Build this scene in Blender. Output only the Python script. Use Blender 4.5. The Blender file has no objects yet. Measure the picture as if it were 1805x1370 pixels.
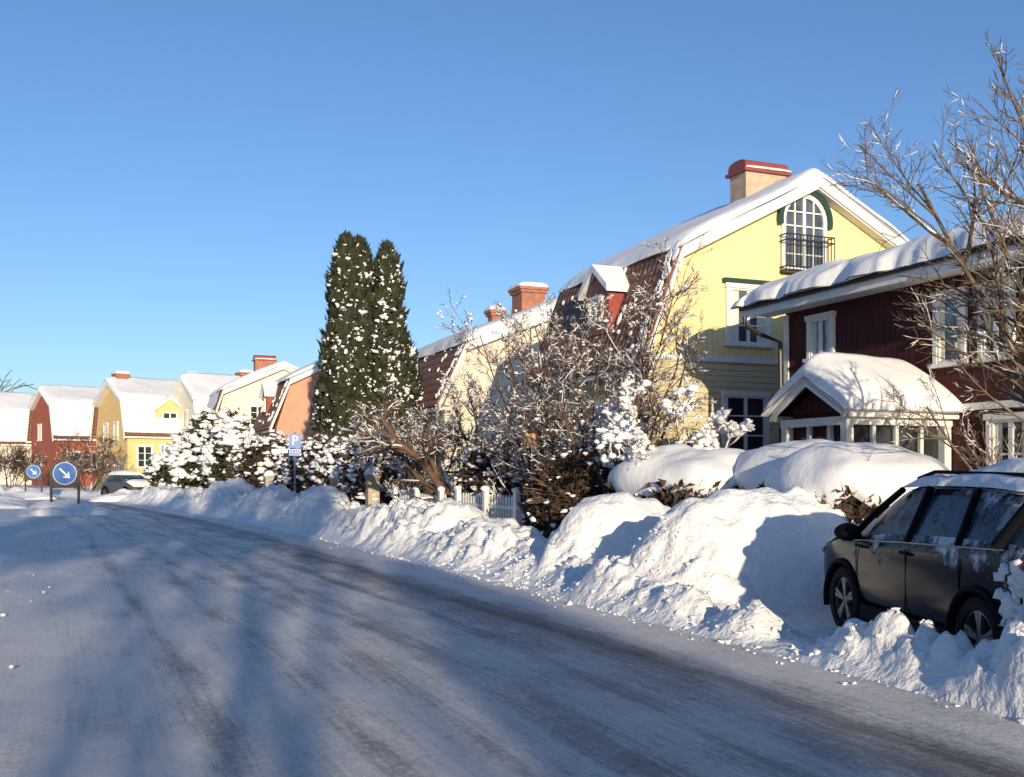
import bpy, math, random, bmesh
from mathutils import Vector, Matrix, noise
R=random.Random(11)
scene=bpy.context.scene
coll=scene.collection
rad=math.radians
V=Vector
# ------------------------------------------------------------------ materials
def nodes(name):
    m=bpy.data.materials.new(name); m.use_nodes=True
    nt=m.node_tree; b=nt.nodes['Principled BSDF']
    return m,nt,b
def N(nt,t,**k):
    n=nt.nodes.new(t)
    for a,v in k.items(): setattr(n,a,v)
    return n
def plain(name,col,rough=.6,var=.15,scale=6,bump=0.0,bscale=30,metal=0,spec=.5):
    m,nt,b=nodes(name)
    tc=N(nt,'ShaderNodeTexCoord'); nz=N(nt,'ShaderNodeTexNoise'); nz.inputs['Scale'].default_value=scale; nz.inputs['Detail'].default_value=6
    nt.links.new(tc.outputs['Object'],nz.inputs['Vector'])
    r=N(nt,'ShaderNodeValToRGB')
    r.color_ramp.elements[0].position=.3; r.color_ramp.elements[1].position=.7
    r.color_ramp.elements[0].color=[c*(1-var) for c in col]+[1]
    r.color_ramp.elements[1].color=[min(1,c*(1+var)) for c in col]+[1]
    nt.links.new(nz.outputs['Fac'],r.inputs['Fac']); nt.links.new(r.outputs['Color'],b.inputs['Base Color'])
    b.inputs['Roughness'].default_value=rough; b.inputs['Metallic'].default_value=metal
    b.inputs['Specular IOR Level'].default_value=spec
    if bump>0:
        n2=N(nt,'ShaderNodeTexNoise'); n2.inputs['Scale'].default_value=bscale; n2.inputs['Detail'].default_value=5
        nt.links.new(tc.outputs['Object'],n2.inputs['Vector'])
        bp=N(nt,'ShaderNodeBump'); bp.inputs['Strength'].default_value=bump; bp.inputs['Distance'].default_value=.03
        nt.links.new(n2.outputs['Fac'],bp.inputs['Height']); nt.links.new(bp.outputs['Normal'],b.inputs['Normal'])
    return m
def boards(name,col,pitch=.14,var=.1,horizontal=False,depth=.012,dark=.55):
    m,nt,b=nodes(name)
    tc=N(nt,'ShaderNodeTexCoord'); sp=N(nt,'ShaderNodeSeparateXYZ'); nt.links.new(tc.outputs['Object'],sp.inputs[0])
    if horizontal: src=sp.outputs['Z']
    else:
        a=N(nt,'ShaderNodeMath',operation='ADD'); nt.links.new(sp.outputs['X'],a.inputs[0]); nt.links.new(sp.outputs['Y'],a.inputs[1]); src=a.outputs[0]
    d=N(nt,'ShaderNodeMath',operation='DIVIDE'); nt.links.new(src,d.inputs[0]); d.inputs[1].default_value=pitch
    f=N(nt,'ShaderNodeMath',operation='FRACT'); nt.links.new(d.outputs[0],f.inputs[0])
    r=N(nt,'ShaderNodeValToRGB'); e=r.color_ramp.elements
    e[0].position=0; e[0].color=(0,0,0,1); e[1].position=.12; e[1].color=(1,1,1,1)
    x=e.new(.86); x.color=(1,1,1,1); x=e.new(1.0); x.color=(0,0,0,1)
    nt.links.new(f.outputs[0],r.inputs['Fac'])
    nz=N(nt,'ShaderNodeTexNoise'); nz.inputs['Scale'].default_value=3; nz.inputs['Detail'].default_value=8
    mp=N(nt,'ShaderNodeMapping'); mp.inputs['Scale'].default_value=(4,4,.6) if not horizontal else (.6,.6,4)
    nt.links.new(tc.outputs['Object'],mp.inputs[0]); nt.links.new(mp.outputs[0],nz.inputs['Vector'])
    r2=N(nt,'ShaderNodeValToRGB'); r2.color_ramp.elements[0].position=.3; r2.color_ramp.elements[1].position=.7
    r2.color_ramp.elements[0].color=[c*(1-var) for c in col]+[1]; r2.color_ramp.elements[1].color=[c*(1+var) for c in col]+[1]
    nt.links.new(nz.outputs['Fac'],r2.inputs['Fac'])
    mx=N(nt,'ShaderNodeMix',data_type='RGBA'); mx.inputs[6].default_value=[c*dark for c in col]+[1]
    nt.links.new(r.outputs['Color'],mx.inputs[0]); nt.links.new(r2.outputs['Color'],mx.inputs[7])
    nt.links.new(mx.outputs[2],b.inputs['Base Color'])
    bp=N(nt,'ShaderNodeBump'); bp.inputs['Distance'].default_value=depth; bp.inputs['Strength'].default_value=.8
    nt.links.new(r.outputs['Color'],bp.inputs['Height']); nt.links.new(bp.outputs['Normal'],b.inputs['Normal'])
    b.inputs['Roughness'].default_value=.75; b.inputs['Specular IOR Level'].default_value=.25
    return m
def snowmat(name,col=(.86,.87,.89),lump=.5,scale=5,fine=40,dist=.12):
    m,nt,b=nodes(name)
    tc=N(nt,'ShaderNodeTexCoord')
    n1=N(nt,'ShaderNodeTexNoise'); n1.inputs['Scale'].default_value=scale; n1.inputs['Detail'].default_value=6; n1.inputs['Roughness'].default_value=.5
    n2=N(nt,'ShaderNodeTexNoise'); n2.inputs['Scale'].default_value=fine; n2.inputs['Detail'].default_value=4
    nt.links.new(tc.outputs['Object'],n1.inputs['Vector']); nt.links.new(tc.outputs['Object'],n2.inputs['Vector'])
    ad=N(nt,'ShaderNodeMath',operation='MULTIPLY_ADD'); ad.inputs[1].default_value=.15
    nt.links.new(n2.outputs['Fac'],ad.inputs[0]); nt.links.new(n1.outputs['Fac'],ad.inputs[2])
    bp=N(nt,'ShaderNodeBump'); bp.inputs['Distance'].default_value=dist; bp.inputs['Strength'].default_value=lump
    nt.links.new(ad.outputs[0],bp.inputs['Height']); nt.links.new(bp.outputs['Normal'],b.inputs['Normal'])
    r=N(nt,'ShaderNodeValToRGB'); r.color_ramp.elements[0].position=.3; r.color_ramp.elements[1].position=.65
    r.color_ramp.elements[0].color=[c*.93 for c in col]+[1]; r.color_ramp.elements[1].color=list(col)+[1]
    nt.links.new(n1.outputs['Fac'],r.inputs['Fac']); nt.links.new(r.outputs['Color'],b.inputs['Base Color'])
    b.inputs['Roughness'].default_value=.65; b.inputs['Specular IOR Level'].default_value=.25
    return m
SNOW=snowmat('snow',(.90,.89,.88),lump=.3,scale=3)
SNOWB=snowmat('plowed_snow',(.90,.89,.87),lump=.6,scale=6,fine=30,dist=.12)
WHITE=plain('white_paint',(.78,.77,.73),.5,.06)
GLASS=plain('window_glass',(.03,.035,.04),.06,.4,2)
GLASSL=plain('bright_reflecting_glass',(.16,.18,.2),.08,.5,2,metal=.5)
YEL=boards('yellow_boards',(.86,.71,.36),.16,.04,dark=.82,depth=.006)
YELH=boards('pale_yellow_siding',(.64,.55,.34),.15,.05,True,dark=.65)
REDB=boards('red_boards',(.070,.015,.016),.15,.15,depth=.02,dark=.4)
CREAM=plain('cream_stucco',(.77,.69,.53),.85,.06,3,.3,60)
PINK=plain('pink_stucco',(.62,.33,.21),.85,.08,3,.3,60)
OCHRE=plain('ochre_stucco',(.76,.52,.22),.85,.08,3)
BRICKRED=plain('red_stucco',(.34,.085,.045),.85,.12,3)
PALE=plain('pale_stucco',(.74,.70,.59),.85,.05,3)
def tilemat():
    m,nt,b=nodes('roof_tiles')
    tc=N(nt,'ShaderNodeTexCoord')
    sp=N(nt,'ShaderNodeSeparateXYZ'); nt.links.new(tc.outputs['Object'],sp.inputs[0])
    def wave(src,k):
        a=N(nt,'ShaderNodeMath',operation='MULTIPLY'); a.inputs[1].default_value=k; nt.links.new(src,a.inputs[0])
        f=N(nt,'ShaderNodeMath',operation='FRACT'); nt.links.new(a.outputs[0],f.inputs[0])
        return f.outputs[0]
    w1=wave(sp.outputs['Z'],3.2); w2=wave(sp.outputs['Y'],4.2)
    pp=N(nt,'ShaderNodeMath',operation='PINGPONG'); pp.inputs[1].default_value=.5; nt.links.new(w2,pp.inputs[0])
    ad=N(nt,'ShaderNodeMath',operation='ADD'); nt.links.new(w1,ad.inputs[0]); nt.links.new(pp.outputs[0],ad.inputs[1])
    bp=N(nt,'ShaderNodeBump'); bp.inputs['Distance'].default_value=.06; bp.inputs['Strength'].default_value=1; bp.invert=True
    nt.links.new(ad.outputs[0],bp.inputs['Height']); nt.links.new(bp.outputs['Normal'],b.inputs['Normal'])
    nz=N(nt,'ShaderNodeTexNoise'); nz.inputs['Scale'].default_value=9; nt.links.new(tc.outputs['Object'],nz.inputs['Vector'])
    r=N(nt,'ShaderNodeValToRGB'); r.color_ramp.elements[0].position=.3; r.color_ramp.elements[1].position=.7
    r.color_ramp.elements[0].color=(.17,.07,.042,1); r.color_ramp.elements[1].color=(.36,.18,.11,1)
    nt.links.new(nz.outputs['Fac'],r.inputs['Fac'])
    mx=N(nt,'ShaderNodeMix',data_type='RGBA',blend_type='MULTIPLY'); mx.inputs[0].default_value=.6
    nt.links.new(r.outputs['Color'],mx.inputs[6]); nt.links.new(w1,mx.inputs[7]); nt.links.new(mx.outputs[2],b.inputs['Base Color'])
    b.inputs['Roughness'].default_value=.7
    return m
TILE=tilemat()
def dusted(name,col,snow,lo,hi,thr,rough=.4,spec=.08):
    m,nt,b=nodes(name); L=nt.links.new
    tc=N(nt,'ShaderNodeTexCoord'); sp=N(nt,'ShaderNodeSeparateXYZ'); L(tc.outputs['Object'],sp.inputs[0])
    mp=N(nt,'ShaderNodeMapRange'); mp.inputs[1].default_value=lo; mp.inputs[2].default_value=hi; L(sp.outputs['Z'],mp.inputs[0])
    n1=N(nt,'ShaderNodeTexNoise'); n1.inputs['Scale'].default_value=3.2; n1.inputs['Detail'].default_value=9; n1.inputs['Roughness'].default_value=.72; L(tc.outputs['Object'],n1.inputs['Vector'])
    ad=N(nt,'ShaderNodeMath',operation='MULTIPLY_ADD'); ad.inputs[1].default_value=.28; L(mp.outputs[0],ad.inputs[0]); L(n1.outputs['Fac'],ad.inputs[2])
    r=N(nt,'ShaderNodeValToRGB'); r.color_ramp.elements[0].position=thr; r.color_ramp.elements[0].color=(0,0,0,1); r.color_ramp.elements[1].position=thr+.09; r.color_ramp.elements[1].color=(1,1,1,1); L(ad.outputs[0],r.inputs['Fac'])
    n2=N(nt,'ShaderNodeTexNoise'); n2.inputs['Scale'].default_value=7; n2.inputs['Detail'].default_value=8; L(tc.outputs['Object'],n2.inputs['Vector'])
    r2=N(nt,'ShaderNodeValToRGB'); r2.color_ramp.elements[0].position=.35; r2.color_ramp.elements[0].color=list(col)+[1]; r2.color_ramp.elements[1].position=.85; r2.color_ramp.elements[1].color=[c*2.4+.002 for c in col]+[1]; L(n2.outputs['Fac'],r2.inputs['Fac'])
    mx=N(nt,'ShaderNodeMix',data_type='RGBA'); L(r.outputs['Color'],mx.inputs[0]); L(r2.outputs['Color'],mx.inputs[6]); mx.inputs[7].default_value=list(snow)+[1]; L(mx.outputs[2],b.inputs['Base Color'])
    bp=N(nt,'ShaderNodeBump'); bp.inputs['Strength'].default_value=.6; bp.inputs['Distance'].default_value=.03; L(r.outputs['Color'],bp.inputs['Height']); L(bp.outputs['Normal'],b.inputs['Normal'])
    b.inputs['Roughness'].default_value=rough; b.inputs['Specular IOR Level'].default_value=spec
    return m
CHIM=plain('chimney_plaster',(.50,.38,.27),.85,.2,4,.4,30)
CHIMR=plain('chimney_red_metal',(.30,.055,.035),.5,.15,4)
CHIMB=plain('chimney_brick',(.38,.16,.10),.85,.25,9,.5,30)
GREENP=plain('green_paint',(.012,.05,.04),.5)
BLACK=plain('black_metal',(.015,.015,.017),.45)
BARK=plain('bark',(.13,.085,.055),.9,.4,20,.6,60)
BARKL=plain('light_bark',(.18,.13,.085),.9,.4,14,.6,60)
TWIG=plain('twigs',(.13,.078,.050),.85,.4,5)
LEAF=plain('dark_conifer_foliage',(.030,.036,.014),.8,.6,3)
LEAFB=plain('brown_hedge_foliage',(.055,.033,.022),.8,.5,3)
CARP=dusted('car_paint',(.003,.006,.014),(.55,.58,.64),.5,1.02,.745,.16,.16)
CARG=dusted('car_glass_frosted',(.018,.030,.040),(.28,.33,.38),1.0,1.9,.60,.22,.35)
PLAST=plain('black_plastic',(.006,.008,.011),.65,spec=.05)
RUB=plain('tyre_rubber',(.012,.012,.014),.8,.4,10,spec=.15)
RIM=plain('alloy_rim',(.20,.20,.21),.35,.2,4,metal=.6)
BLUE=plain('sign_blue',(.01,.12,.42),.4,.05)
SIGNW=plain('sign_white',(.8,.8,.8),.4,.03)
ORNG=plain('sign_orange',(.40,.17,.012),.5,.15)
GREY=plain('galvanised_steel',(.3,.3,.31),.4,.1,metal=.6)
CONC=plain('gatepost_render',(.45,.36,.26),.8,.2)
# ------------------------------------------------------------------ mesh builder
def ico(sub):
    bm=bmesh.new(); bmesh.ops.create_icosphere(bm,subdivisions=sub,radius=1)
    vs=[v.co.copy() for v in bm.verts]; fs=[[v.index for v in f.verts] for f in bm.faces]; bm.free(); return vs,fs
ICO={1:ico(1),2:ico(2),3:ico(3)}
class MB:
    def __init__(s): s.v=[];s.f=[];s.m=[]
    def add(s,vs,fs,m=0):
        o=len(s.v); s.v.extend([tuple(p) for p in vs]); s.f.extend([[i+o for i in f] for f in fs]); s.m.extend([m]*len(fs))
    def box(s,x0,x1,y0,y1,z0,z1,m=0):
        s.add([(x0,y0,z0),(x1,y0,z0),(x1,y1,z0),(x0,y1,z0),(x0,y0,z1),(x1,y0,z1),(x1,y1,z1),(x0,y1,z1)],
              [(0,3,2,1),(4,5,6,7),(0,1,5,4),(1,2,6,5),(2,3,7,6),(3,0,4,7)],m)
    def extr(s,poly,y0,y1,m=0):
        n=len(poly); vs=[(x,y0,z) for x,z in poly]+[(x,y1,z) for x,z in poly]
        fs=[list(range(n)),list(range(2*n-1,n-1,-1))]+[[i,i+n,(i+1)%n+n,(i+1)%n] for i in range(n)]
        s.add(vs,fs,m)
    def beam(s,a,b,w,h,m=0,up=V((0,0,1))):
        a=V(a);b=V(b);d=(b-a).normalized(); x=d.cross(up)
        if x.length<1e-4: x=V((1,0,0))
        x.normalize(); z=x.cross(d)
        vs=[p+x*sx*w/2+z*sz*h/2 for p in(a,b) for sx,sz in((-1,-1),(1,-1),(1,1),(-1,1))]
        s.add(vs,[(0,1,2,3),(7,6,5,4),(0,4,5,1),(1,5,6,2),(2,6,7,3),(3,7,4,0)],m)
    def tube(s,pts,rs,k=4,m=0,cap=False):
        vs=[];n=len(pts)
        for i,p in enumerate(pts):
            d=(pts[min(i+1,n-1)]-pts[max(i-1,0)])
            if d.length<1e-6: d=V((0,0,1))
            d.normalize(); a=d.cross(V((0,0,1)) if abs(d.z)<.9 else V((1,0,0))); a.normalize(); b=d.cross(a)
            r=rs[i]
            for j in range(k):
                t=2*math.pi*j/k; vs.append(p+a*(math.cos(t)*r)+b*(math.sin(t)*r))
        fs=[(i*k+j,i*k+(j+1)%k,(i+1)*k+(j+1)%k,(i+1)*k+j) for i in range(n-1) for j in range(k)]
        if cap: fs+= [list(range(k))[::-1],[ (n-1)*k+j for j in range(k)]]
        s.add(vs,fs,m)
    def blob(s,c,r,sub=1,m=0,j=.25,flat=.75):
        vs,fs=ICO[sub]; c=V(c)
        sx,sy,sz=r*R.uniform(.8,1.3),r*R.uniform(.8,1.3),r*flat*R.uniform(.8,1.2)
        o=R.uniform(0,99); a=R.uniform(0,6.28);ca,sa=math.cos(a),math.sin(a)
        out=[]
        for p in vs:
            q=1+j*noise.noise(p*1.7+V((o,o,o)))*1.6
            x,y=p.x*sx*q,p.y*sy*q
            out.append((c.x+x*ca-y*sa,c.y+x*sa+y*ca,c.z+p.z*sz*q))
        s.add(out,fs,m)
    def card(s,c,sz,m=0,up=.0):
        d=V((R.gauss(0,1),R.gauss(0,1),R.gauss(0,1)+up)).normalized(); e=V((R.gauss(0,1),R.gauss(0,1),R.gauss(0,1))).cross(d).normalized()
        c=V(c); s.add([c-e*sz*.4,c+d*sz*.5-e*sz*.15,c+d*sz,c+e*sz*.4],[(0,1,2,3)],m)
    def lathe(s,prof,k,c=(0,0,0),m=0):
        vs=[];c=V(c);n=len(prof)
        for r,x in prof:
            for j in range(k):
                t=2*math.pi*j/k; vs.append(c+V((x,r*math.cos(t),r*math.sin(t))))
        s.add(vs,[(i*k+j,(i+1)*k+j,(i+1)*k+(j+1)%k,i*k+(j+1)%k) for i in range(n-1) for j in range(k)],m)
    def obj(s,name,mats,parent=None,smooth=False,world=False,label=None):
        me=bpy.data.meshes.new(name); me.from_pydata(s.v,[],s.f)
        if not isinstance(mats,(list,tuple)): mats=[mats]
        for m in mats: me.materials.append(m)
        me.polygons.foreach_set('material_index',s.m)
        me.polygons.foreach_set('use_smooth',[smooth]*len(s.f)); me.update()
        o=bpy.data.objects.new(name,me); coll.objects.link(o)
        if parent:
            o.parent=parent
            if world: o.location=-parent.location
        if label: o['label']=label
        return o
def top(o,label,cat,group=None,kind=None):
    o['label']=label
    if cat: o['category']=cat
    if group: o['group']=group
    if kind: o['kind']=kind
    return o
def root(name,loc,rot,label,cat,group=None):
    o=bpy.data.objects.new(name,None); coll.objects.link(o); o.location=loc; o.rotation_euler=(0,0,rot); o.empty_display_size=.3
    return top(o,label,cat,group)
def pillow(mb,x0,x1,y0,y1,base,th,nx,ny,m=0,ns=.25,amp=.3,p=6,off=0.0,edge=.05,bottom=True):
    xc,hx,yc,hy=(x0+x1)/2,(x1-x0)/2,(y0+y1)/2,(y1-y0)/2
    def grid(topside):
        g=[]
        for i in range(nx+1):
            u=-math.cos(math.pi*i/nx)*.6+(2*i/nx-1)*.4
            for j in range(ny+1):
                v=-math.cos(math.pi*j/ny)*.6+(2*j/ny-1)*.4
                e=max(0,(1-abs(u)**p))**.5*max(0,(1-abs(v)**p))**.5
                x=xc+hx*u;y=yc+hy*v
                n1=noise.noise(V((x,y,off))*(1/ns*.35)); n2=noise.noise(V((x,y,off+7))/ns)
                x2=x+ (n1*edge+n2*edge*.5)*abs(u)**4; y2=y+n2*edge*abs(v)**4
                bz=base(x,y)
                z=bz+(th*e*(1+amp*n1+amp*.35*n2) if topside else -.02)
                g.append((x2,y2,z))
        return g
    t=grid(True); fs=[(i*(ny+1)+j,(i+1)*(ny+1)+j,(i+1)*(ny+1)+j+1,i*(ny+1)+j+1) for i in range(nx) for j in range(ny)]
    mb.add(t,fs,m)
    if bottom:
        b=grid(False); mb.add(b,[f[::-1] for f in fs],m)
def lerp(tab,x):
    if x<=tab[0][0]: return tab[0][1]
    for (a,b),(c,d) in zip(tab,tab[1:]):
        if x<=c: return b+(d-b)*(x-a)/(c-a)
    return tab[-1][1]
def ss(a,b,x):
    t=max(0,min(1,(x-a)/(b-a))); return t*t*(3-2*t)
# ------------------------------------------------------------------ terrain
ET=[(-400,5.6),(8,5.5),(24,4.9),(38,3.8),(51,2.2),(62,.2),(75,-4.5),(90,-12),(110,-24),(150,-50),(400,-250),(2000,-1850)]
def e(t): return sum(lerp(ET,t+k) for k in(-4,-2,0,2,4))/5
PT=[(-50,.5),(9.5,.3),(12,.28),(14,.38),(16,.5),(18,.5),(20,.72),(23,.95),(25.5,.5),(28,.95),(31,.55),(34,.95),(37,.6),(40,1.05),(43,.5),(50,.8),(56,.5),(60,.3),(70,.35),(90,.5)]
MND=[(7.95,10.75,1.75,1.1,1.30),(7.3,13.55,1.1,.8,1.18),(6.05,4.75,.62,.75,.70),(6.3,11.1,.6,.8,.6),(6.6,24,1.0,1.2,.55),(8.2,3.2,1.6,1.0,.9),(6.7,19.4,.9,.8,.92),(6.4,16.6,.8,.7,.72),(6.2,21.6,.7,.6,.85),(5.9,28.5,.9,1.2,1.05),(5.5,34,.9,1.2,1.05),(5.0,40,1,1.2,1.1)]
CARC=V((7.40,6.77)); CH=V((.293,.956)); CR=V((.956,-.293))
def H(s,t,fine=True):
    d=s-e(t)
    if d<-8.6: 
        dd=-8.6-d; base=.35*ss(0,2,dd)+.5*ss(0,1,dd)*(1-ss(1.2,2.6,dd))
        z=base-.02
        if fine: z+=.1*noise.noise(V((s,t,0)))*ss(0,1,dd)
        return z
    if d<-.35: return -.06
    q=V((s,t))-CARC; cx=q.dot(CR); cy=q.dot(CH)
    clear=(1-ss(1.1,1.45,abs(cx)))*(1-ss(2.25,2.65,cy))*(ss(-6,-5,cy))
    dw=d+.3*noise.noise(V((s*.6,t*.9,1)))
    prof=ss(0,1.0,dw)*(1-ss(1.4,2.9,dw))
    near=1-ss(9.0,10.2,t)
    P=lerp(PT,t)
    wob=noise.noise(V((t*.45,3.3,s*.3)))*.55
    z=.30*ss(1.6,3.6,d)+P*(1+wob)*prof*(1-near)
    z*=1-clear
    be=.42*math.exp(-((d-.45)/.28)**2)*(1-ss(11.5,13,t))*(.75+.8*noise.noise(V((t*1.3,9,0))))
    gp=1-.85*math.exp(-((t-7.75)/.35)**2)
    z=max(z,be*gp)
    for(a,b,ra,rb,h) in MND:
        k=((s-a)/ra)**2+((t-b)/rb)**2
        k*=1+.35*noise.noise(V((s*.9,t*.9,a)))
        if k<4: z=max(z,h*math.exp(-k**2.0*.6)*(1-.95*clear if h>.8 else 1))
    if fine:
        act=min(1,z*2.2)*(1-ss(2.6,3.6,d)*.85)
        p=V((s,t,z*.8))
        big=noise.fractal(p*1.0,.55,2.2,3)*.15
        c=noise.voronoi(p*2.6+V((3,3,3)))[0]; cl=min(.5,c[1]-c[0])
        c2=noise.voronoi(p*6+V((5,5,5)))[0]; cl2=min(.5,c2[1]-c2[0])
        low=(1-.85*ss(.5,.9,z))*(1-.6*ss(1.0,1.9,d))
        far=ss(15,19,t); low=low*(1-far)+far*(1-.5*ss(.8,1.15,z))
        rg=.6+1.4*max(0,noise.noise(p*.8+V((0,0,4)))+.2)
        z+=act*(big+ (cl*.28+cl2*.16-.1)*low*rg +noise.fractal(p*5,.55,2.2,3)*(.016+.03*low))
    if d<0: z=-.06+ (d+.35)/.35*.05
    return z
def lines(*segs):
    out=[]
    for a,b,st in segs:
        n=max(1,int(round((b-a)/st)))
        out+= [a+(b-a)*i/n for i in range(n)]
    out.append(segs[-1][1]); return out
tl=lines((-20,3.4,.5),(3.4,16,.045),(16,30,.08),(30,60,.18),(60,120,.7))
dl=lines((-.36,3.5,.045),)
v=[(e(t)+d,t,H(e(t)+d,t)-(.12 if d>=3.49 else 0)) for t in tl for d in dl]
nd=len(dl)
mb=MB(); mb.add(v,[(i*nd+j,i*nd+j+1,(i+1)*nd+j+1,(i+1)*nd+j) for i in range(len(tl)-1) for j in range(nd-1)])
o=mb.obj('snow_bank',SNOWB,smooth=True); top(o,'long ploughed bank of lumpy snow along the road edge','snow bank',kind='structure')
tl2=lines((-1500,-100,200),(-100,0,5),(0,30,.5),(30,70,1),(70,130,3),(130,400,30),(400,2500,300))
dl2=[-2500,-800,-300,-120,-60,-30,-20,-14,-12]+lines((-11.2,-8.6,.3))+[-8.5,-8,-4,-.5,-.3,.1,1,2,3.2,3.48]+lines((3.9,9,.5))+[10,11,12,14,17,20,25,32,45,80,150,400,1000,2500]
v=[]
for t in tl2:
    for d in dl2:
        s=e(t)+d
        z=H(s,t,False) if abs(d)<30 else .3
        if -.4<d<3.49: z=min(z-.3,-.06)
        elif 3.49<=d<30: z+=.10*noise.noise(V((s*.5,t*.5,0)))*ss(3.5,5,d)*(0 if (V((s,t))-CARC).length<3.2 else 1)
        v.append((s,t,z))
nd=len(dl2)
mb=MB(); mb.add(v,[(i*nd+j,i*nd+j+1,(i+1)*nd+j+1,(i+1)*nd+j) for i in range(len(tl2)-1) for j in range(nd-1)])
o=mb.obj('ground',SNOW,smooth=True); top(o,'snow covered ground of gardens and verges',None,kind='structure')
def roadmat():
    m,nt,b=nodes('packed_snow_road'); L=nt.links.new
    uv=N(nt,'ShaderNodeUVMap'); sp=N(nt,'ShaderNodeSeparateXYZ'); L(uv.outputs[0],sp.inputs[0])
    def nz(sx,sy,detail=6,rough=.6,dist=0,off=0):
        mp=N(nt,'ShaderNodeMapping'); mp.inputs['Scale'].default_value=(sx,sy,1); mp.inputs['Location'].default_value=(off,off*.7,off); L(uv.outputs[0],mp.inputs[0])
        n=N(nt,'ShaderNodeTexNoise'); n.inputs['Scale'].default_value=1; n.inputs['Detail'].default_value=detail; n.inputs['Roughness'].default_value=rough; n.inputs['Distortion'].default_value=dist
        L(mp.outputs[0],n.inputs['Vector']); return n.outputs['Fac']
    def M(op,a,bb,c=None):
        n=N(nt,'ShaderNodeMath',operation=op)
        for i,x in enumerate((a,bb,c)):
            if x is None: continue
            if isinstance(x,(int,float)): n.inputs[i].default_value=x
            else: L(x,n.inputs[i])
        return n.outputs[0]
    def ramp(u,stops):
        r=N(nt,'ShaderNodeValToRGB'); el=r.color_ramp.elements
        el[0].position=stops[0][0]; el[0].color=(stops[0][1],)*3+(1,); el[1].position=stops[-1][0]; el[1].color=(stops[-1][1],)*3+(1,)
        for p,c in stops[1:-1]:
            x=el.new(p); x.color=(c,c,c,1)
        L(u,r.inputs['Fac']); return r.outputs['Color']
    U=M('DIVIDE',sp.outputs['X'],9.0)
    def wobble(amp,sy,off,amp2=.015):
        a=M('ADD',U,M('MULTIPLY',M('SUBTRACT',nz(.12,sy,2,.5,0,off),.5),amp))
        return M('ADD',a,M('MULTIPLY',M('SUBTRACT',nz(1.2,.8,3,.6,0,off+3),.5),amp2))
    r1=ramp(wobble(.07,.05,0),[(0,0),(.44,0),(.462,.20),(.485,.05),(.50,0),(.525,.03),(.546,.22),(.57,.03),(.68,.08),(.705,.32),(.73,.12),(.80,.15),(.83,.40),(.86,.60),(.89,.66),(.91,.28),(.935,.0),(1,0)])
    r2=ramp(wobble(.28,.05,7,.02),[(0,0),(.36,0),(.375,.16),(.395,.05),(.41,0),(.60,.0),(.615,.34),(.635,.05),(.765,.0),(.782,.38),(.80,.05),(1,0)])
    r3=ramp(wobble(.45,.035,19,.02),[(0,0),(.48,0),(.495,.22),(.515,0),(.58,0),(.592,.25),(.605,0),(.68,0),(.695,.34),(.715,0),(.84,0),(.85,.3),(.865,0),(1,0)])
    mod=ramp(nz(.5,.16,4,.6,0,31),[(0,.2),(.38,.4),(.60,1.0),(1,1)])
    base=M('ADD',M('MULTIPLY',r1,M('ADD',M('MULTIPLY',mod,.6),.4)),M('MULTIPLY',M('ADD',r2,r3),mod))
    left=ramp(U,[(0,-0.0),(.32,0),(.46,.12),(.68,.17),(1,.12)])
    st=nz(26,.7,6,.65); stb=nz(9,.4,5,.6); st2=nz(2.8,.5,5); pat=nz(1.3,.8,6,.65); spk=nz(20,13,6,.75)
    w=M('ADD',base,left)
    w=M('ADD',w,M('MULTIPLY',M('SUBTRACT',st,.5),.7)); w=M('ADD',w,M('MULTIPLY',M('SUBTRACT',stb,.5),.5))
    w=M('ADD',w,M('MULTIPLY',M('SUBTRACT',st2,.5),.5)); w=M('ADD',w,M('MULTIPLY',M('SUBTRACT',pat,.5),1.0))
    w=M('ADD',w,M('MULTIPLY',M('SUBTRACT',spk,.5),1.1))
    cr=N(nt,'ShaderNodeValToRGB'); c=cr.color_ramp.elements
    c[0].position=.05; c[0].color=(.86,.83,.79,1); c[1].position=.98; c[1].color=(.15,.145,.14,1)
    x=c.new(.30); x.color=(.70,.68,.645,1); x=c.new(.56); x.color=(.41,.395,.375,1)
    L(w,cr.inputs['Fac']); L(cr.outputs['Color'],b.inputs['Base Color'])
    fine=nz(30,24,6,.75); gr=nz(7,4.5,6,.7)
    h=M('ADD',M('MULTIPLY',fine,.5),M('MULTIPLY',gr,.8)); h=M('SUBTRACT',h,M('MULTIPLY',w,.5))
    bp=N(nt,'ShaderNodeBump'); bp.inputs['Strength'].default_value=.9; bp.inputs['Distance'].default_value=.05
    L(h,bp.inputs['Height']); L(bp.outputs['Normal'],b.inputs['Normal'])
    b.inputs['Roughness'].default_value=.55; b.inputs['Specular IOR Level'].default_value=.35
    return m
tr=lines((-40,3,1),(3,40,.2),(40,130,1)); dr=lines((-9,.12,.12))
v=[];uvs=[]
for t in tr:
    for d in dr:
        s=e(t)+d
        z=.012*noise.noise(V((s*2.2,t*.4,0)))+.012*noise.noise(V((s*4,t*3,4)))
        lf=1-ss(-1.6,-.3,s) if t<32 else 0
        if lf>0: z+=lf*(.03+.05*max(0,noise.noise(V((s*1.1,t*.7,8)))+.1)+.03*noise.noise(V((s*4,t*3,9))))
        v.append((s,t,z)); uvs.append((d+9.0,t))
nd=len(dr); fs=[(i*nd+j,i*nd+j+1,(i+1)*nd+j+1,(i+1)*nd+j) for i in range(len(tr)-1) for j in range(nd-1)]
mb=MB(); mb.add(v,fs); o=mb.obj('road',roadmat(),smooth=True); top(o,'snow packed asphalt road with dark tyre tracks',None,kind='structure')
ul=o.data.uv_layers.new(name='UVMap')
dat=[]
for f in fs:
    for i in f: dat+=list(uvs[i])
ul.data.foreach_set('uv',dat)
mb=MB()
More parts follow.
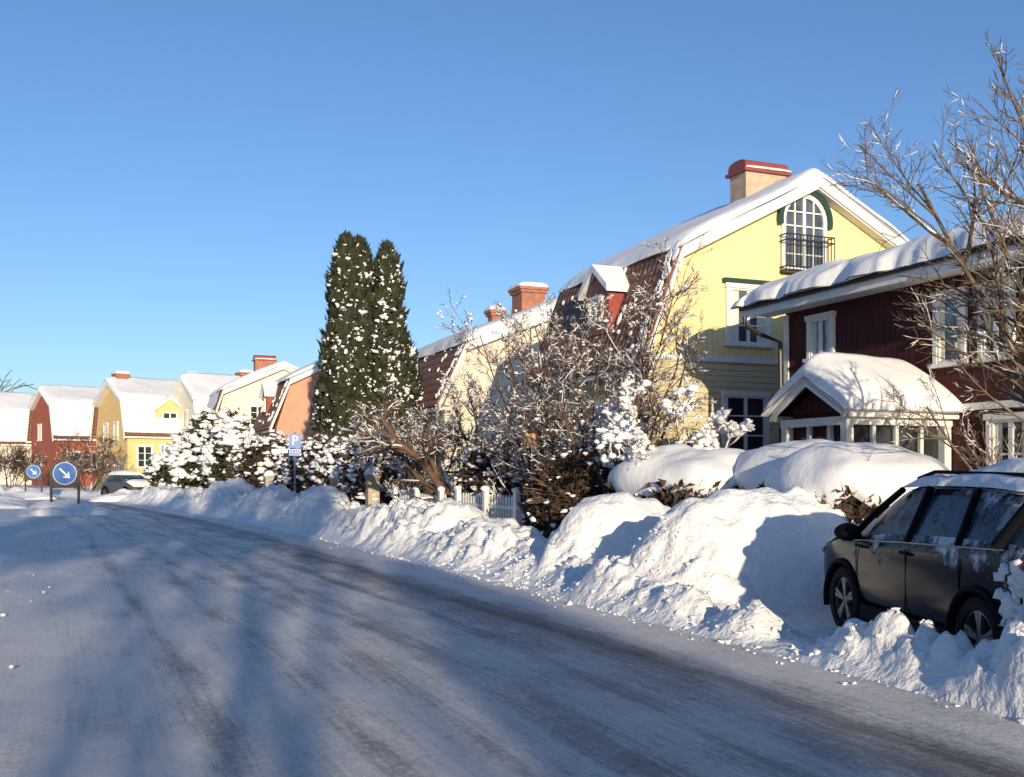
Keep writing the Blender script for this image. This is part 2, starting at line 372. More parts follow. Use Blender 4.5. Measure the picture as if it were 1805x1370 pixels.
for i in range(1000):
    t=4+R.random()**1.6*38; d=-abs(R.gauss(0,.10))+.14
    if R.random()<.05: d-=R.random()*.5
    r=R.uniform(.006,.022)*(2.2 if R.random()<.05 else 1)
    mb.blob((e(t)+d,t,r*.2),r,1,j=.7)
for i in range(90):
    t=6+R.random()*22; s=R.uniform(-3,-.3)-.3*R.random(); r=R.uniform(.01,.025); mb.blob((s,t,r*.3+.03),r,1,j=.7)
for i in range(500):
    t=R.uniform(4.2,17); d=R.uniform(.1,1.0); s=e(t)+d; mb.blob((s,t,H(s,t)+.005),R.uniform(.01,.035),1,j=.8)
o=mb.obj('snow_clods',SNOWB,smooth=False); top(o,'small lumps of snow scattered at the road edge','snow lumps',kind='stuff')
# ------------------------------------------------------------------ windows / houses
def window(parent,org,face,w,h,nx=2,ny=3,cas=.1,mat=WHITE,world=False,arch=False,curtain=False,proud=.07,name='window',glass=None):
    X={'F':V((1,0,0)),'L':V((0,-1,0)),'R':V((0,1,0)),'B':V((-1,0,0))}[face]; Y={'F':V((0,-1,0)),'L':V((-1,0,0)),'R':V((1,0,0)),'B':V((0,1,0))}[face]
    org=V(org)
    def box(mb,x0,x1,y0,y1,z0,z1,m=0):
        ps=[org+X*x+Y*y+V((0,0,z)) for z in(z0,z1) for x,y in((x0,y0),(x1,y0),(x1,y1),(x0,y1))]
        mb.add(ps,[(0,3,2,1),(4,5,6,7),(0,1,5,4),(1,2,6,5),(2,3,7,6),(3,0,4,7)],m)
    mb=MB(); hw=w/2
    if not arch:
        box(mb,-hw-cas,-hw,0,proud,-.0,h); box(mb,hw,hw+cas,0,proud,-.0,h)
        box(mb,-hw-cas-.03,hw+cas+.03,0,proud+.03,h,h+cas*1.2); box(mb,-hw-cas-.05,hw+cas+.05,0,proud+.06,-cas*.8,0)
    else:
        n=14
        for i in range(n):
            a0=math.pi*i/n;a1=math.pi*(i+1)/n; zc=h-hw
            ps=[]
            for yy in(0,proud):
                for a,r in((a0,hw),(a0,hw+cas),(a1,hw+cas),(a1,hw)):
                    ps.append(org+X*(math.cos(a)*r)+Y*yy+V((0,0,zc+math.sin(a)*r)))
            mb.add(ps,[(0,1,2,3),(7,6,5,4),(0,4,5,1),(1,5,6,2),(2,6,7,3),(3,7,4,0)])
        box(mb,-hw-cas,-hw,0,proud,0,h-hw); box(mb,hw,hw+cas,0,proud,0,h-hw); box(mb,-hw-cas,hw+cas,0,proud+.05,-cas,0)
    for i in range(1,nx):
        x=-hw+w*i/nx; t=.045 if (nx==2 or i*2==nx) else .02
        top_=h if not arch else h-hw+math.sqrt(max(0,hw*hw-x*x))
        box(mb,x-t,x+t,.008,proud*.7,0,top_)
    for j in range(1,ny):
        z=h*j/ny; lim=hw
        if arch and z>h-hw: lim=math.sqrt(max(0,hw*hw-(z-h+hw)**2))
        box(mb,-lim,lim,.008,proud*.55,z-.018,z+.018)
    if not arch:
        for a,b_,c,d_ in((-hw,-hw+.05,0,h),(hw-.05,hw,0,h)): box(mb,a,b_,.008,proud*.8,c,d_)
        box(mb,-hw+.05,hw-.05,.008,proud*.8,0,.05); box(mb,-hw+.05,hw-.05,.008,proud*.8,h-.05,h)
    wo=mb.obj(name,mat,parent,world=world)
    g=MB()
    if not arch: box(g,-hw,hw,-.02,.005,0,h)
    else:
        pts=[(-hw,0),(hw,0)]+[(math.cos(math.pi*i/14)*hw,h-hw+math.sin(math.pi*i/14)*hw) for i in range(15)]
        g.add([org+X*x+Y*.005+V((0,0,z)) for x,z in pts],[list(range(len(pts)))])
    g.obj('pane',glass or GLASS,wo)
    if curtain:
        for x0,x1 in((-hw+.04,-hw+w*.26),(hw-w*.26,hw-.04)):
            c=MB(); n=8
            vs=[org+X*(x0+(x1-x0)*i/n)+Y*(.011+.006*(i%2))+V((0,0,zz)) for i in range(n+1) for zz in(.06,h-.06)]
            c.add(vs,[(2*i,2*i+2,2*i+3,2*i+1) for i in range(n)])
            c.obj('curtain',PALE,wo)
    return wo
def house(name,label,loc,rot,ww,we,wb,zE,zB,zP,L,wallm,lowm=TILE,wins=(),chims=(),snowlow=False,lowwall=None,dormers=(),zb=.25,snowth=.3,trim=WHITE,patch=0,zsplit=4.3):
    r=root(name,(loc[0],loc[1],zb),rot,label,'house','houses along the street')
    mb=MB()
    k=(zP-zB)/wb
    prof=[(-ww,-.6),(-ww,zE),(-wb+.1,zB-.1),(0,zP-.14),(wb-.1,zB-.1),(ww,zE),(ww,-.6)]
    mb.extr(prof,0,L); mb.obj('wall',wallm,r)
    if lowwall:
        m2=MB(); m2.box(-ww-.03,ww+.03,-.03,L+.03,-.5,zsplit); m2.box(-ww-.07,ww+.07,-.09,-.03,zsplit,zsplit+.14,1)
        m2.obj('lower_wall',[lowwall,WHITE],r)
    rf=MB()
    for sg in(-1,1):
        a=(sg*we,zE-.12);b=(sg*wb,zB); n=V((b[1]-a[1],-(b[0]-a[0]))).normalized()*.12
        n=V((abs(n.x)*sg,abs(n.y)))
        q=[a,b,(b[0]+n.x,b[1]+n.y),(a[0]+n.x,a[1]+n.y)]
        rf.extr(q,-.3,L+.3,0)
        q=[(sg*wb,zB-.02),(0,zP-.02),(0,zP+.1),(sg*wb,zB+.1)]
        rf.extr(q,-.3,L+.3,0)
        for y0,y1 in((-.36,-.30),(L+.30,L+.36)):
            for A,B in(((we,zE-.12),(wb,zB)),((wb,zB),(0,zP))):
                pa,pb=(sg*A[0],A[1]),(sg*B[0],B[1])
                rf.extr([(pa[0],pa[1]-.2),(pb[0],pb[1]-.2),(pb[0],pb[1]+.12),(pa[0],pa[1]+.12)],y0,y1,1)
        rf.extr([(sg*(wb+.0),zB-.24),(0,zP-.24),(0,zP-.16),(sg*wb,zB-.16)],-.3,0,1)
        rf.extr([(sg*(we+.02),zE-.12),(sg*(we-.25),zE-.12),(sg*(we-.25),zE-.24),(sg*(we+.02),zE-.24)],-.3,L+.3,1)
    ro=rf.obj('roof',[lowm,trim],r)
    sn=MB()
    base=lambda x,y: zP+.1-abs(x)*k
    pillow(sn,-wb-.22,wb+.22,-.42,L+.42,base,snowth,44,40,amp=.3,ns=.8,p=14,off=R.random()*50,edge=.16)
    if snowlow:
        for sg in(-1,1):
            n=16;m=12;vs=[]
            for i in range(n+1):
                y=-.35+(L+.7)*i/n
                for j in range(m+1):
                    f=j/m; x=sg*(wb+(we-wb)*f+.14+.05*noise.noise(V((y,f*3,sg))));z=zB+(zE-zB)*f+.16+.06*noise.noise(V((y*1.3,f*4,sg+5)))
                    vs.append((x,y,z))
            sn.add(vs,[(i*(m+1)+j,(i+1)*(m+1)+j,(i+1)*(m+1)+j+1,i*(m+1)+j+1) for i in range(n) for j in range(m)])
    sl=V((-(we-wb),0,zE-zB)); sn_=V((-(zB-zE),0,(we-wb))).normalized()
    for i in range(patch):
        f=R.random()**1.3
        y=R.uniform(-.3,.12) if R.random()<.7 else R.uniform(0,L)
        c=V((-wb,y,zB))+sl*f+sn_*.12; a=R.uniform(.03,.10); bb=a*R.uniform(1.0,2.5)
        vs,fs=ICO[2]; off=R.uniform(0,50); u=sl.normalized()
        sn.add([c+V((0,1,0))*(p.x*a*(1+.5*noise.noise(p*2+V((off,0,0)))))+u*(p.y*bb*(1+.5*noise.noise(p*2+V((0,off,0)))))+sn_*(p.z*.04) for p in vs],fs)
    sn.obj('roof_snow',SNOW,r,smooth=True)
    for c in chims:
        y,cw,cl,ch,mat,style=c[:6]
        m2=MB(); z0=zP-.6;z1=zP+ch; x0=c[6] if len(c)>6 else 0
        m2.box(x0-cw/2,x0+cw/2,y-cl/2,y+cl/2,z0,z1,0)
        if style=='hood':
            n=8; pts=[(math.cos(math.pi*i/n)*(cl/2+.04),z1+.16+math.sin(math.pi*i/n)**.7*.17) for i in range(n+1)]
            pts=pts+[(-cl/2-.04,z1-.0),(cl/2+.04,z1-.0)]
            o0=len(m2.v); m2.extr(pts,x0-cw/2-.04,x0+cw/2+.04,1)
            for i in range(o0,len(m2.v)):
                p=m2.v[i]; m2.v[i]=(p[1],y+p[0],p[2])
            m2.box(x0-cw/2-.1,x0+cw/2+.1,y-cl/2-.1,y+cl/2+.1,z1-.04,z1+.04,1)
        else:
            m2.box(x0-cw/2-.08,x0+cw/2+.08,y-cl/2-.08,y+cl/2+.08,z1-.25,z1-.12,0); m2.box(x0-cw/2-.14,x0+cw/2+.14,y-cl/2-.14,y+cl/2+.14,z1-.12,z1,0)
        m2.obj('chimney',[mat,CHIMR],ro)
        m3=MB()
        if style=='hood':
            pillow(m3,x0-cw/2-.02,x0+cw/2-.1,y+.02,y+cl/2,lambda x,y:z1+.22,.10,8,12,ns=.4)
            pillow(m3,x0-cw/2-.1,x0+cw/2+.1,y-cl/2-.12,y-cl/2-.02,lambda x,y:z1+.04,.06,12,5,ns=.4)
        else: pillow(m3,x0-cw/2-.14,x0+cw/2+.14,y-cl/2-.14,y+cl/2+.14,lambda x,y:z1,.22,10,10,ns=.4)
        m3.obj('chimney_snow',SNOW,ro,smooth=True)
    for wdef in wins:
        face,u,z,w,h=wdef[:5]; kw=wdef[5] if len(wdef)>5 else {}
        lw=.03 if (lowwall and z<zsplit) else 0
        org={'F':(u,-lw,z),'L':(-ww-lw,u,z),'R':(ww+lw,u,z)}[face]
        window(r,org,face,w,h,**kw)
    for dm in dormers:
        sg,y,w,z0,z1,mat=dm
        m2=MB(); xo=sg*(we-.25); xi=sg*(wb-.3)
        m2.box(min(xo,xi),max(xo,xi),y-w/2,y+w/2,z0,z1,0)
        d=m2.obj('dormer',[mat],r)
        m3=MB()
        for s2 in(-1,1):
            vs=[]
            for x in(xo+sg*.15,xi):
                vs+=[(x,y+s2*(w/2+.15),z1-.05),(x,y,z1+w*.42),(x,y,z1+w*.42+.2),(x,y+s2*(w/2+.15),z1+.13)]
            m3.add(vs,[(0,1,2,3),(7,6,5,4),(0,4,5,1),(1,5,6,2),(2,6,7,3),(3,7,4,0)],0)
        vs=[(xo,y-w/2,z1),(xo,y+w/2,z1),(xo,y,z1+w*.42)]; m3.add(vs,[(0,1,2)],1)
        m3.obj('dormer_snow',[SNOW,mat],d)
        window(d,(xo,y,z0+.35),'L' if sg<0 else 'R',w*.5,z1-z0-.5,2,2,cas=.06)
    return r
yh=house('yellow_house','tall pale yellow wooden house with arched balcony window and red chimney',(17.55,22.0),0,4.9,5.25,4.1,4.0,6.85,8.95,6.3,YEL,
  wins=[('F',-2.0,4.6,1.15,1.4,dict(nx=2,ny=3,curtain=True,glass=GLASSL)),('F',-2.1,1.75,1.2,1.5,dict(nx=2,ny=3)),('F',1.6,4.6,1.15,1.4,dict(nx=2,ny=3)),('L',2,1.6,1.1,1.4),('L',5,1.6,1.1,1.4),
        ('F',-.25,6.65,1.2,1.85,dict(nx=4,ny=5,arch=True,glass=GLASSL,cas=.12))],
  chims=[(1.9,1.35,.75,.66,CHIM,'hood',-.3)],lowwall=YELH,dormers=[(-1,2.6,1.4,5.0,6.1,CHIMR)],patch=70,zsplit=4.1)
mb=MB(); n=20
for i in range(n):
    a0=math.pi*(-.06+i/n*1.12);a1=math.pi*(-.06+(i+1)/n*1.12)
    ps=[(-.25+math.cos(a)*r_,yy,7.9+math.sin(a)*r_) for yy in(-.14,0) for a,r_ in((a0,.725),(a0,.86),(a1,.86),(a1,.725))]
    mb.add(ps,[(0,1,2,3),(7,6,5,4),(0,4,5,1),(1,5,6,2),(2,6,7,3),(3,7,4,0)])
mb.obj('window_hood',GREENP,yh)
for xc,z in((-2.0,6.13),(1.6,6.13)):
    mb=MB(); mb.box(xc-.78,xc+.78,-.16,0,z,z+.1); mb.obj('window_hood',GREENP,yh)
mb=MB(); x0,x1=-1.02,.52
mb.box(x0,x1,-.3,-.02,6.5,6.56); 
for z in(7.45,7.3,6.62): 
    mb.box(x0,x1,-.32,-.29,z,z+.03); mb.box(x0,x0+.03,-.3,0,z,z+.03); mb.box(x1-.03,x1,-.3,0,z,z+.03)
k=14
for i in range(k+1):
    x=x0+(x1-x0)*i/k; mb.box(x-.008,x+.008,-.315,-.295,6.56,7.45)
mb.obj('balcony',BLACK,yh)
mb=MB(); pillow(mb,x0,x1,-.3,-.08,lambda x,y:6.56,.08,12,5,ns=.3); mb.obj('balcony_snow',SNOW,yh,smooth=True)
house('cream_house','cream plastered house with brown tiled gambrel roof and brick chimneys',(17.3,37.3),0,4.8,5.15,4.0,3.9,6.2,7.75,8,CREAM,
  wins=[('F',-2.4,1.4,1.0,1.4)],chims=[(3.6,1.1,1.1,1.5,CHIMB,'cap',.25),(5.4,.5,.55,.75,CHIMB,'cap',-.6)],patch=50,snowth=.45)
house('pink_house','salmon pink plastered house with brown tiled gambrel roof',(13.9,56.5),0,4.6,5.0,3.9,3.7,6.3,8.2,6,PINK,
  wins=[('F',-2.6,1.4,1.0,1.3),('F',0,4.2,1.0,1.3)],patch=35,dormers=[(-1,3.2,1.6,4.4,5.6,BRICKRED)])
house('white_house','pale house with snowy gambrel roof and red chimney',(11.2,65.5),0,4.2,4.5,3.7,4.0,6.3,8.0,5.5,PALE,snowlow=True,
  wins=[('F',-1.6,4.2,.9,1.2),('F',1.2,4.2,.9,1.2)],chims=[(3,1.3,.8,.6,CHIMB,'hood',-.7)])
house('pale_house','pale green white house gable with snow covered roof',(6.2,76.8),rad(-78),3.4,3.7,2.9,3.9,6.3,8.0,5.0,PALE,snowlow=True,wins=[('F',0,4.4,.9,1.2),('R',2.5,1.4,1.0,1.3)],chims=[(4.4,.9,.9,.6,CHIMB,'cap',0)])
house('ochre_house','ochre yellow house with dormer in its snow covered roof',(1.3,80.8),rad(-74),3.7,4.0,3.1,3.9,6.4,7.9,6.3,OCHRE,snowlow=True,lowm=TILE,
  wins=[('F',-1.2,3.6,.8,1.2),('F',1.2,3.6,.8,1.2),('F',1.4,.9,.9,1.2),('R',1.2,1.6,1.0,1.5),('R',3.0,1.6,1.3,1.6)],dormers=[(1,3.0,2.0,4.3,5.7,OCHRE)],chims=[(.7,.8,.8,.6,CHIMB,'cap',0),(6.0,.8,.8,.85,CHIMB,'cap',0)])
house('red_plaster_house','brick red house with large snow covered roof',(-3.9,97),rad(-74),4,4.4,3.3,4.1,6.9,8.4,9.5,BRICKRED,snowlow=True,wins=[('F',-1,4,.9,1.3),('F',-1,1,.9,1.3),('R',1.5,1.5,1.2,1.4),('R',3.5,1.5,1.2,1.4),('R',6,1.5,1.2,1.4)],chims=[(8.5,1,1,.9,CHIMB,'cap',0)])
house('cream_house','cream house under a wide snow covered roof',(-19,112.5),rad(-84),4.4,4.8,3.8,4.0,7.0,8.8,13.5,CREAM,snowlow=True,wins=[('R',10,1.4,1.3,1.5),('R',12,1.4,1.2,1.5),('R',7,1.4,1.2,1.5)])
house('ochre_house','ochre house with snowy roof, unseen, added to shade the road',(-13.2,-34),0,4.0,4.4,3.4,4,6.5,8.6,8,OCHRE,snowlow=True,wins=[('F',0,4.2,1,1.2)])  # out of view behind the camera, put there to throw shadow on the road
house('pale_house','pale house with snowy roof, unseen, added as a shadow caster',(-24,-34),0,4.2,4.6,3.6,4,6.8,9.0,8,PALE,snowlow=True,wins=[('F',0,4.2,1,1.2)])  # second out-of-view house, added to block the low sun
house('wooden_house','dark wooden house across the street',(-13.5,-3),0,4.2,4.6,3.6,3.6,6.0,7.8,10,REDB,snowlow=True,wins=[('R',3,1.4,1,1.3),('R',7,1.4,1,1.3)])
house('wooden_house','dark wooden house with snowy roof across the street',(-14,13),0,4.2,4.6,3.6,3.6,6.0,7.8,10,REDB,snowlow=True,wins=[('R',3,1.4,1,1.3),('R',7,1.4,1,1.3)])
# ------------------------------------------------------------------ red house
rh=root('red_house',(14,12,.1),0,'dark red wooden house with white trim, snowy roof and glazed porch','house','houses along the street')
mb=MB(); X0,X1,Y0,Y1=14,23,4.5,18.4
mb.box(X0,X1,Y0,Y1,-.3,5.02)
rk=math.tan(rad(13)); zr=5.05+.0+4.5*rk
mb.add([(X0,Y0,5.02),(X1,Y0,5.02),(18.5,Y0,zr),(X0,Y1,5.02),(X1,Y1,5.02),(18.5,Y1,zr)],[(0,1,2),(3,5,4)])
mb.obj('wall',REDB,rh,world=True)
mb=MB(); ex=13.25
for xe in(ex,37-ex):
    q=[(xe,5.12),(18.5,5.12+(5.25)*rk),(18.5,5.24+5.25*rk),(xe,5.24)]
    mb.extr(q,Y0-.5,Y1+.55,0)
mb.box(ex-.03,ex,Y0-.5,Y1+.55,4.94,5.2,1)
mb.box(ex,X0,Y0-.5,Y1+.55,5.02,5.06,1)
mb.extr([(ex-.03,5.0),(18.5,5.0+5.25*rk),(18.5,5.24+5.25*rk),(ex-.03,5.24)],Y1+.55,Y1+.6,1)
mb.extr([(ex-.03,5.0),(18.5,5.0+5.25*rk),(18.5,5.24+5.25*rk),(ex-.03,5.24)],Y0-.55,Y0-.5,1)
ro=mb.obj('roof',[PLAST,WHITE],rh,world=True)
mb=MB(); base=lambda x,y:5.22+(5.25-abs(x-18.5))*rk
pillow(mb,ex-.2,37-ex+.2,Y0-.6,Y1+.7,base,.43,60,240,ns=.30,amp=.42,p=22,edge=.24)
mb.obj('roof_snow',SNOW,rh,True,True)
mb=MB()
mb.box(X0-.03,X0+.1,Y1-.12,Y1+.03,0,4.98); mb.box(X0-.06,X0,4.5,13.6,2.64,2.76)
mb.obj('trim_board',WHITE,rh,world=True)
mb=MB()
mb.tube([V((ex-.08,Y1+.35,4.95)),V((ex-.08,Y1+.3,4.75)),V((13.5,Y1+.15,4.55)),V((13.85,Y1-.0,4.4)),V((13.88,Y1-.02,.2))],[.05]*5,8)
mb.obj('drainpipe',BLACK,rh,world=True)
mb=MB(); mb.tube([V((ex-.08,Y0,5.14)),V((ex-.08,Y1+.5,5.14))],[.045,.045],8); mb.obj('gutter',BLACK,rh,world=True)
for y,z,w,h,nx,ny,cur in((13.75,3.5,.56,1.18,1,1,True),(12.75,3.5,.56,1.18,2,1,True),(17.2,3.95,.66,.8,2,1,True),(12.45,1.3,.8,1.15,2,2,True),(10.5,3.5,.7,1.18,2,1,True),(16.9,1.5,.9,1.0,2,2,False),(10.3,1.3,.8,1.15,2,2,False)):
    window(rh,(X0,y,z),'L',w,h,nx,ny,cas=.085,world=True,curtain=cur,proud=.07,glass=GLASSL if z>3 else GLASS)
PX,PY0,PY1=11.6,13.6,15.6; pym=(PY0+PY1)/2
mb=MB()
mb.box(11.85,14,PY0+.25,PY1-.25,0,.95); mb.box(11.85,11.95,PY0+.25,PY1-.25,2.2,2.6)
mb.add([(11.8,PY0+.15,2.6),(11.8,PY1-.15,2.6),(11.8,pym,3.12)],[(0,2,1)])
mb.obj('porch_wall',REDB,rh,world=True)
mb=MB()
for x,y in((11.75,PY0+.2),(11.75,PY1-.2),(13.9,PY0+.2),(12.8,PY0+.2),(12.3,PY0+.2),(13.35,PY0+.2)):
    w=.075 if x in(11.75,13.9) else .035
    mb.box(x-w,x+w,y-w,y+w,.0,2.45)
for y in(PY0+.7,PY0+1.25,): mb.box(11.78,11.86,y-.045,y+.045,.9,2.45)
mb.box(11.68,14,PY0+.12,PY0+.28,2.38,2.6); mb.box(11.68,14,PY0+.14,PY0+.25,.9,1.02); mb.box(11.67,11.82,PY0+.28,PY1-.1,2.38,2.52); mb.box(11.72,11.84,PY0+.28,PY1-.25,.9,1.0)
mb.obj('porch_frame',WHITE,rh,world=True)
mb=MB(); mb.box(11.88,13.95,PY0+.27,PY0+.30,1.0,2.38); mb.box(11.88,11.9,PY0+.3,PY1-.3,.98,2.2); mb.obj('porch_glass',GLASS,rh,world=True)
mb=MB(); pk=(3.2-2.62)/(PY1-pym)
def slab(y0,z0,y1,z1,xa,xb,th,m):
    vs=[(x,y,z) for x in(xa,xb) for y,z in((y0,z0),(y1,z1),(y1,z1+th),(y0,z0+th))]
    mb.add(vs,[(0,1,2,3),(7,6,5,4),(0,4,5,1),(1,5,6,2),(2,6,7,3),(3,7,4,0)],m)
for y in(PY0,PY1):
    slab(y,2.6,pym,3.2,PX,14.0,.06,0); slab(y,2.56,pym,3.14,PX-.04,PX,.2,1); slab(y,2.5,pym,3.08,PX-.09,PX-.041,.07,1)
mb.box(PX,14,PY0-.03,PY0,2.5,2.68,1); mb.box(PX,14,PY1,PY1+.03,2.5,2.68,1)
mb.obj('porch_roof',[PLAST,WHITE],rh,world=True)
mb=MB(); pillow(mb,PX-.16,14.02,PY0-.16,PY1+.16,lambda x,y:max(2.62,3.26-abs(y-pym)*pk*.95),.38,60,44,ns=.6,amp=.3,p=6,edge=.12)
mb.obj('porch_snow',SNOW,rh,True,True)
# ------------------------------------------------------------------ vegetation
def branch(B,S,p,d,ln,r,lvl,P):
    nseg=5 if lvl<2 else 3
    pts=[p.copy()];rs=[r]; q=p.copy(); dd=d.copy(); st=ln/nseg; j=P['jit']
    bias=V(P.get('bias',(0,0,0)))
    for i in range(nseg):
        dd=(dd+bias+V((R.gauss(0,j),R.gauss(0,j),R.gauss(0,j)+P['up']))).normalized(); q=q+dd*st
        pts.append(q.copy()); rs.append(max(P['rmin'],r*(1-.62*(i+1)/nseg)))
    B.tube(pts,rs,7 if lvl==0 else (5 if lvl==1 else 3))
    if P['snow']>0:
        hz=1-abs((pts[-1]-pts[0]).normalized().z)
        if R.random()<P['snow']*(.35+1.1*hz) :
            rr=[max(P['smin'],x*1.0)*R.uniform(.5,1.3) for x in rs]; rr[-1]*=.2; rr[0]*=.5
            S.tube([a+V((0,0,b*.8)) for a,b in zip(pts,rs)],rr,4 if lvl>1 else 5)
    if P['blob']>0 and lvl>=P['lv']-2:
        for a in pts[1:]:
            if R.random()<P['blob']: S.blob(a+V((0,0,.02)),R.uniform(.4,1)**1.5*P['bs'],1 if P['bs']<.1 else 2,flat=.7,j=.6)
    if lvl>=P['lv']-1: return
    nc=P['nc'][lvl]
    for i in range(nc):
        f=R.uniform(P['f0'],1); k=min(nseg-1,int(f*nseg)); a=pts[k].lerp(pts[k+1],f*nseg-k)
        bd=(pts[k+1]-pts[k]).normalized()
        sd=V((R.gauss(0,1),R.gauss(0,1),R.gauss(0,1))).cross(bd).normalized()
        an=rad(R.uniform(*P['ang'])); nd=(bd*math.cos(an)+sd*math.sin(an)).normalized()
        branch(B,S,a,nd,ln*R.uniform(*P['lr'])*(1.15-.4*f),rs[k]*.62,lvl+1,P)
DEF=dict(jit=.12,up=.06,rmin=.004,smin=.010,snow=.6,blob=0,bs=.06,lv=4,nc=(6,6,6),f0=.25,ang=(25,60),lr=(.45,.7))
def tree(name,label,loc,stems,P,cat='tree',bark=BARK,group=None):
    P={**DEF,**P}; r=root(name,loc,0,label,cat,group); S=MB(); B0=MB()
    for (dx,dy,dirv,ln,rr) in stems: branch(B0,S,V((dx,dy,-.1)),V(dirv).normalized(),ln,rr,0,P)
    B0.obj('crown',bark,r,smooth=True)
    T=MB()
    for (dx,dy,dirv,ln,rr) in stems[:3]:
        d=V(dirv).normalized(); T.tube([V((dx,dy,-.3)),V((dx,dy,-.1))+d*.1,V((dx,dy,-.1))+d*ln*.12],[rr*1.35,rr*1.12,rr*.95],9)
    T.obj('trunk',bark,r,smooth=True)
    if S.v: S.obj('crown_snow',SNOW,r,smooth=True)
    return r
def fan(n,spread,ln,rr,base=.3,lean=(0,0)):
    out=[]
    for i in range(n):
        a=6.283*i/n+R.uniform(-.4,.4); s=R.uniform(.1,1)*spread
        out.append((math.cos(a)*base*R.random(),math.sin(a)*base*R.random(),(math.cos(a)*s+lean[0],math.sin(a)*s+lean[1],1),ln*(1.02-.28*s/max(spread,.01))*R.uniform(.92,1.05),rr*R.uniform(.6,1.1)))
    return out
tree('bare_tree','bare garden tree with arching branches by the dark red house',(10.85,8.5,.3),[(0,0,(-.03,.0,1),5.3,.085),(.1,0,(-.18,.08,1),5.3,.05),(0,.1,(.08,.1,1),5.2,.05),(-.05,-.05,(-.1,.0,1),4.8,.045),(-.05,.05,(-.42,.18,1),4.4,.035),(0,.08,(-.7,.3,.75),2.9,.03)],
  dict(nc=(12,8,7),snow=.22,up=.06,bias=(-.03,.01,0),jit=.10,ang=(25,60),lr=(.28,.42),f0=.28,smin=.0055,rmin=.0034),bark=BARKL)
SHR=dict(nc=(10,9,9),snow=.36,blob=.012,bs=.045,jit=.14,up=.06,lr=(.26,.38),rmin=.0042,smin=.0078,f0=.16)
tree('lilac_bush','tall bare lilac bush with snow caught in its twigs',(9.0,17.0,.3),fan(10,.36,5.4,.036),SHR,'bush',TWIG,'garden bushes')
tree('lilac_bush','dense bare lilac bush with snowy twigs by the yellow house',(9.1,20.0,.3),fan(9,.44,4.9,.034),SHR,'bush',TWIG,'garden bushes')
tree('snowy_bush','garden bush with heavy snow cushions on its twigs',(9.1,15.3,.3),fan(8,.5,2.8,.03),dict(nc=(7,7,6),snow=.7,blob=.10,bs=.085,smin=.014,lr=(.3,.44),f0=.4),'bush',TWIG,'garden bushes')
tree('apple_tree','leaning old apple tree with snow on its crooked branches',(8.55,23.3,.3),[(0,0,(-.75,.35,.8),3.5,.13),(0,.1,(-.45,.25,1),3.6,.09),(.1,0,(.1,.1,1),3.2,.07),(-.1,0,(-.7,.1,.55),3.1,.07)],
  dict(nc=(9,9,8),snow=.45,blob=.015,bs=.05,jit=.2,up=.06,smin=.011,lr=(.36,.50),rmin=.005),bark=TWIG)
tree('bare_bush','bare garden bush with snow flecked twigs',(8.5,27.9,.3),fan(8,.6,3.0,.03),dict(nc=(8,8,7),snow=.45,blob=.05,bs=.055,smin=.011,rmin=.0055,lr=(.33,.48)),'bush',TWIG,'garden bushes')
tree('bare_bush','low bare bush behind the picket fence',(9.2,21.2,.3),fan(7,.6,2.6,.03),dict(nc=(8,8,7),snow=.45,blob=.05,bs=.055,smin=.011,rmin=.0055,lr=(.33,.48)),'bush',TWIG,'garden bushes')
tree('bare_bush','brown leafless bush by the road bend',(-.3,71.5,.2),fan(14,.75,3.4,.05,.8),dict(nc=(8,7,5),snow=.15,rmin=.010,smin=.018,lr=(.35,.55)),'bush',TWIG,'garden bushes')
tree('bare_bush','low brown bush in front of a cream house',(-5.6,83,.2),fan(10,.8,2.8,.05,1.0),dict(nc=(7,6,5),snow=.15,rmin=.014,smin=.02),'bush',TWIG,'garden bushes')
def leafy(name,label,loc,shape,nl,nb,ls,bs,mat=LEAF,cat='bush',twigs=0,core=True,trunk=0,group='garden bushes'):
    r=root(name,loc,0,label,cat,group); Lb=MB();S=MB();T=MB()
    tot=sum(a[3]*a[4]+a[3]*a[5] for a in shape)
    for (x,y,z,rx,ry,rz) in shape:
        k=(rx*ry+rx*rz)/tot
        for i in range(int(nl*k)):
            d=V((R.gauss(0,1),R.gauss(0,1),R.gauss(0,1))).normalized(); q=R.uniform(.5,1.0)**.5; w=1+.35*noise.noise(d*2.3+V((x,y,z)))
            p=V((x+d.x*rx*q*w,y+d.y*ry*q*w,z+d.z*rz*q*w))
            if p.z>0: Lb.card(p,ls*R.uniform(.5,1.3),0,.3)
        for i in range(int(nb*k)):
            d=V((R.gauss(0,1),R.gauss(0,1),R.gauss(.45,.8))).normalized(); w=1+.35*noise.noise(d*2.3+V((x,y,z)))
            p=V((x+d.x*rx*w,y+d.y*ry*w,z+d.z*rz*w))*1.0
            if p.z>.1: S.blob(p,bs*R.uniform(.2,1.2),2 if bs>.15 else 1,flat=.6,j=.8)
        if core:
            vs,fs=ICO[2]; Lb.add([(x+a.x*rx*.7,y+a.y*ry*.7,max(-.1,z+a.z*rz*.72)) for a in vs],fs)
        for i in range(int(twigs*k)):
            d=V((R.gauss(0,1),R.gauss(0,1),abs(R.gauss(0,1)))).normalized(); a=V((x+d.x*rx*.5,y+d.y*ry*.5,z+d.z*rz*.5)); b=V((x+d.x*rx*R.uniform(.9,1.25),y+d.y*ry*1.1,z+d.z*rz*R.uniform(.9,1.25)))
            T.tube([a,(a+b)/2+V((R.gauss(0,.04),R.gauss(0,.04),.03)),b],[.02,.012,.005],3)
    if trunk:
        T.tube([V((0,0,-.3)),V((.1,0,trunk*.5)),V((0,0,trunk))],[.11,.09,.06],9)
    Lb.obj('foliage',mat,r); S.obj('foliage_snow',SNOW,r,smooth=True)
    if T.v: T.obj('trunk' if trunk else 'twigs',TWIG,r)
    return r
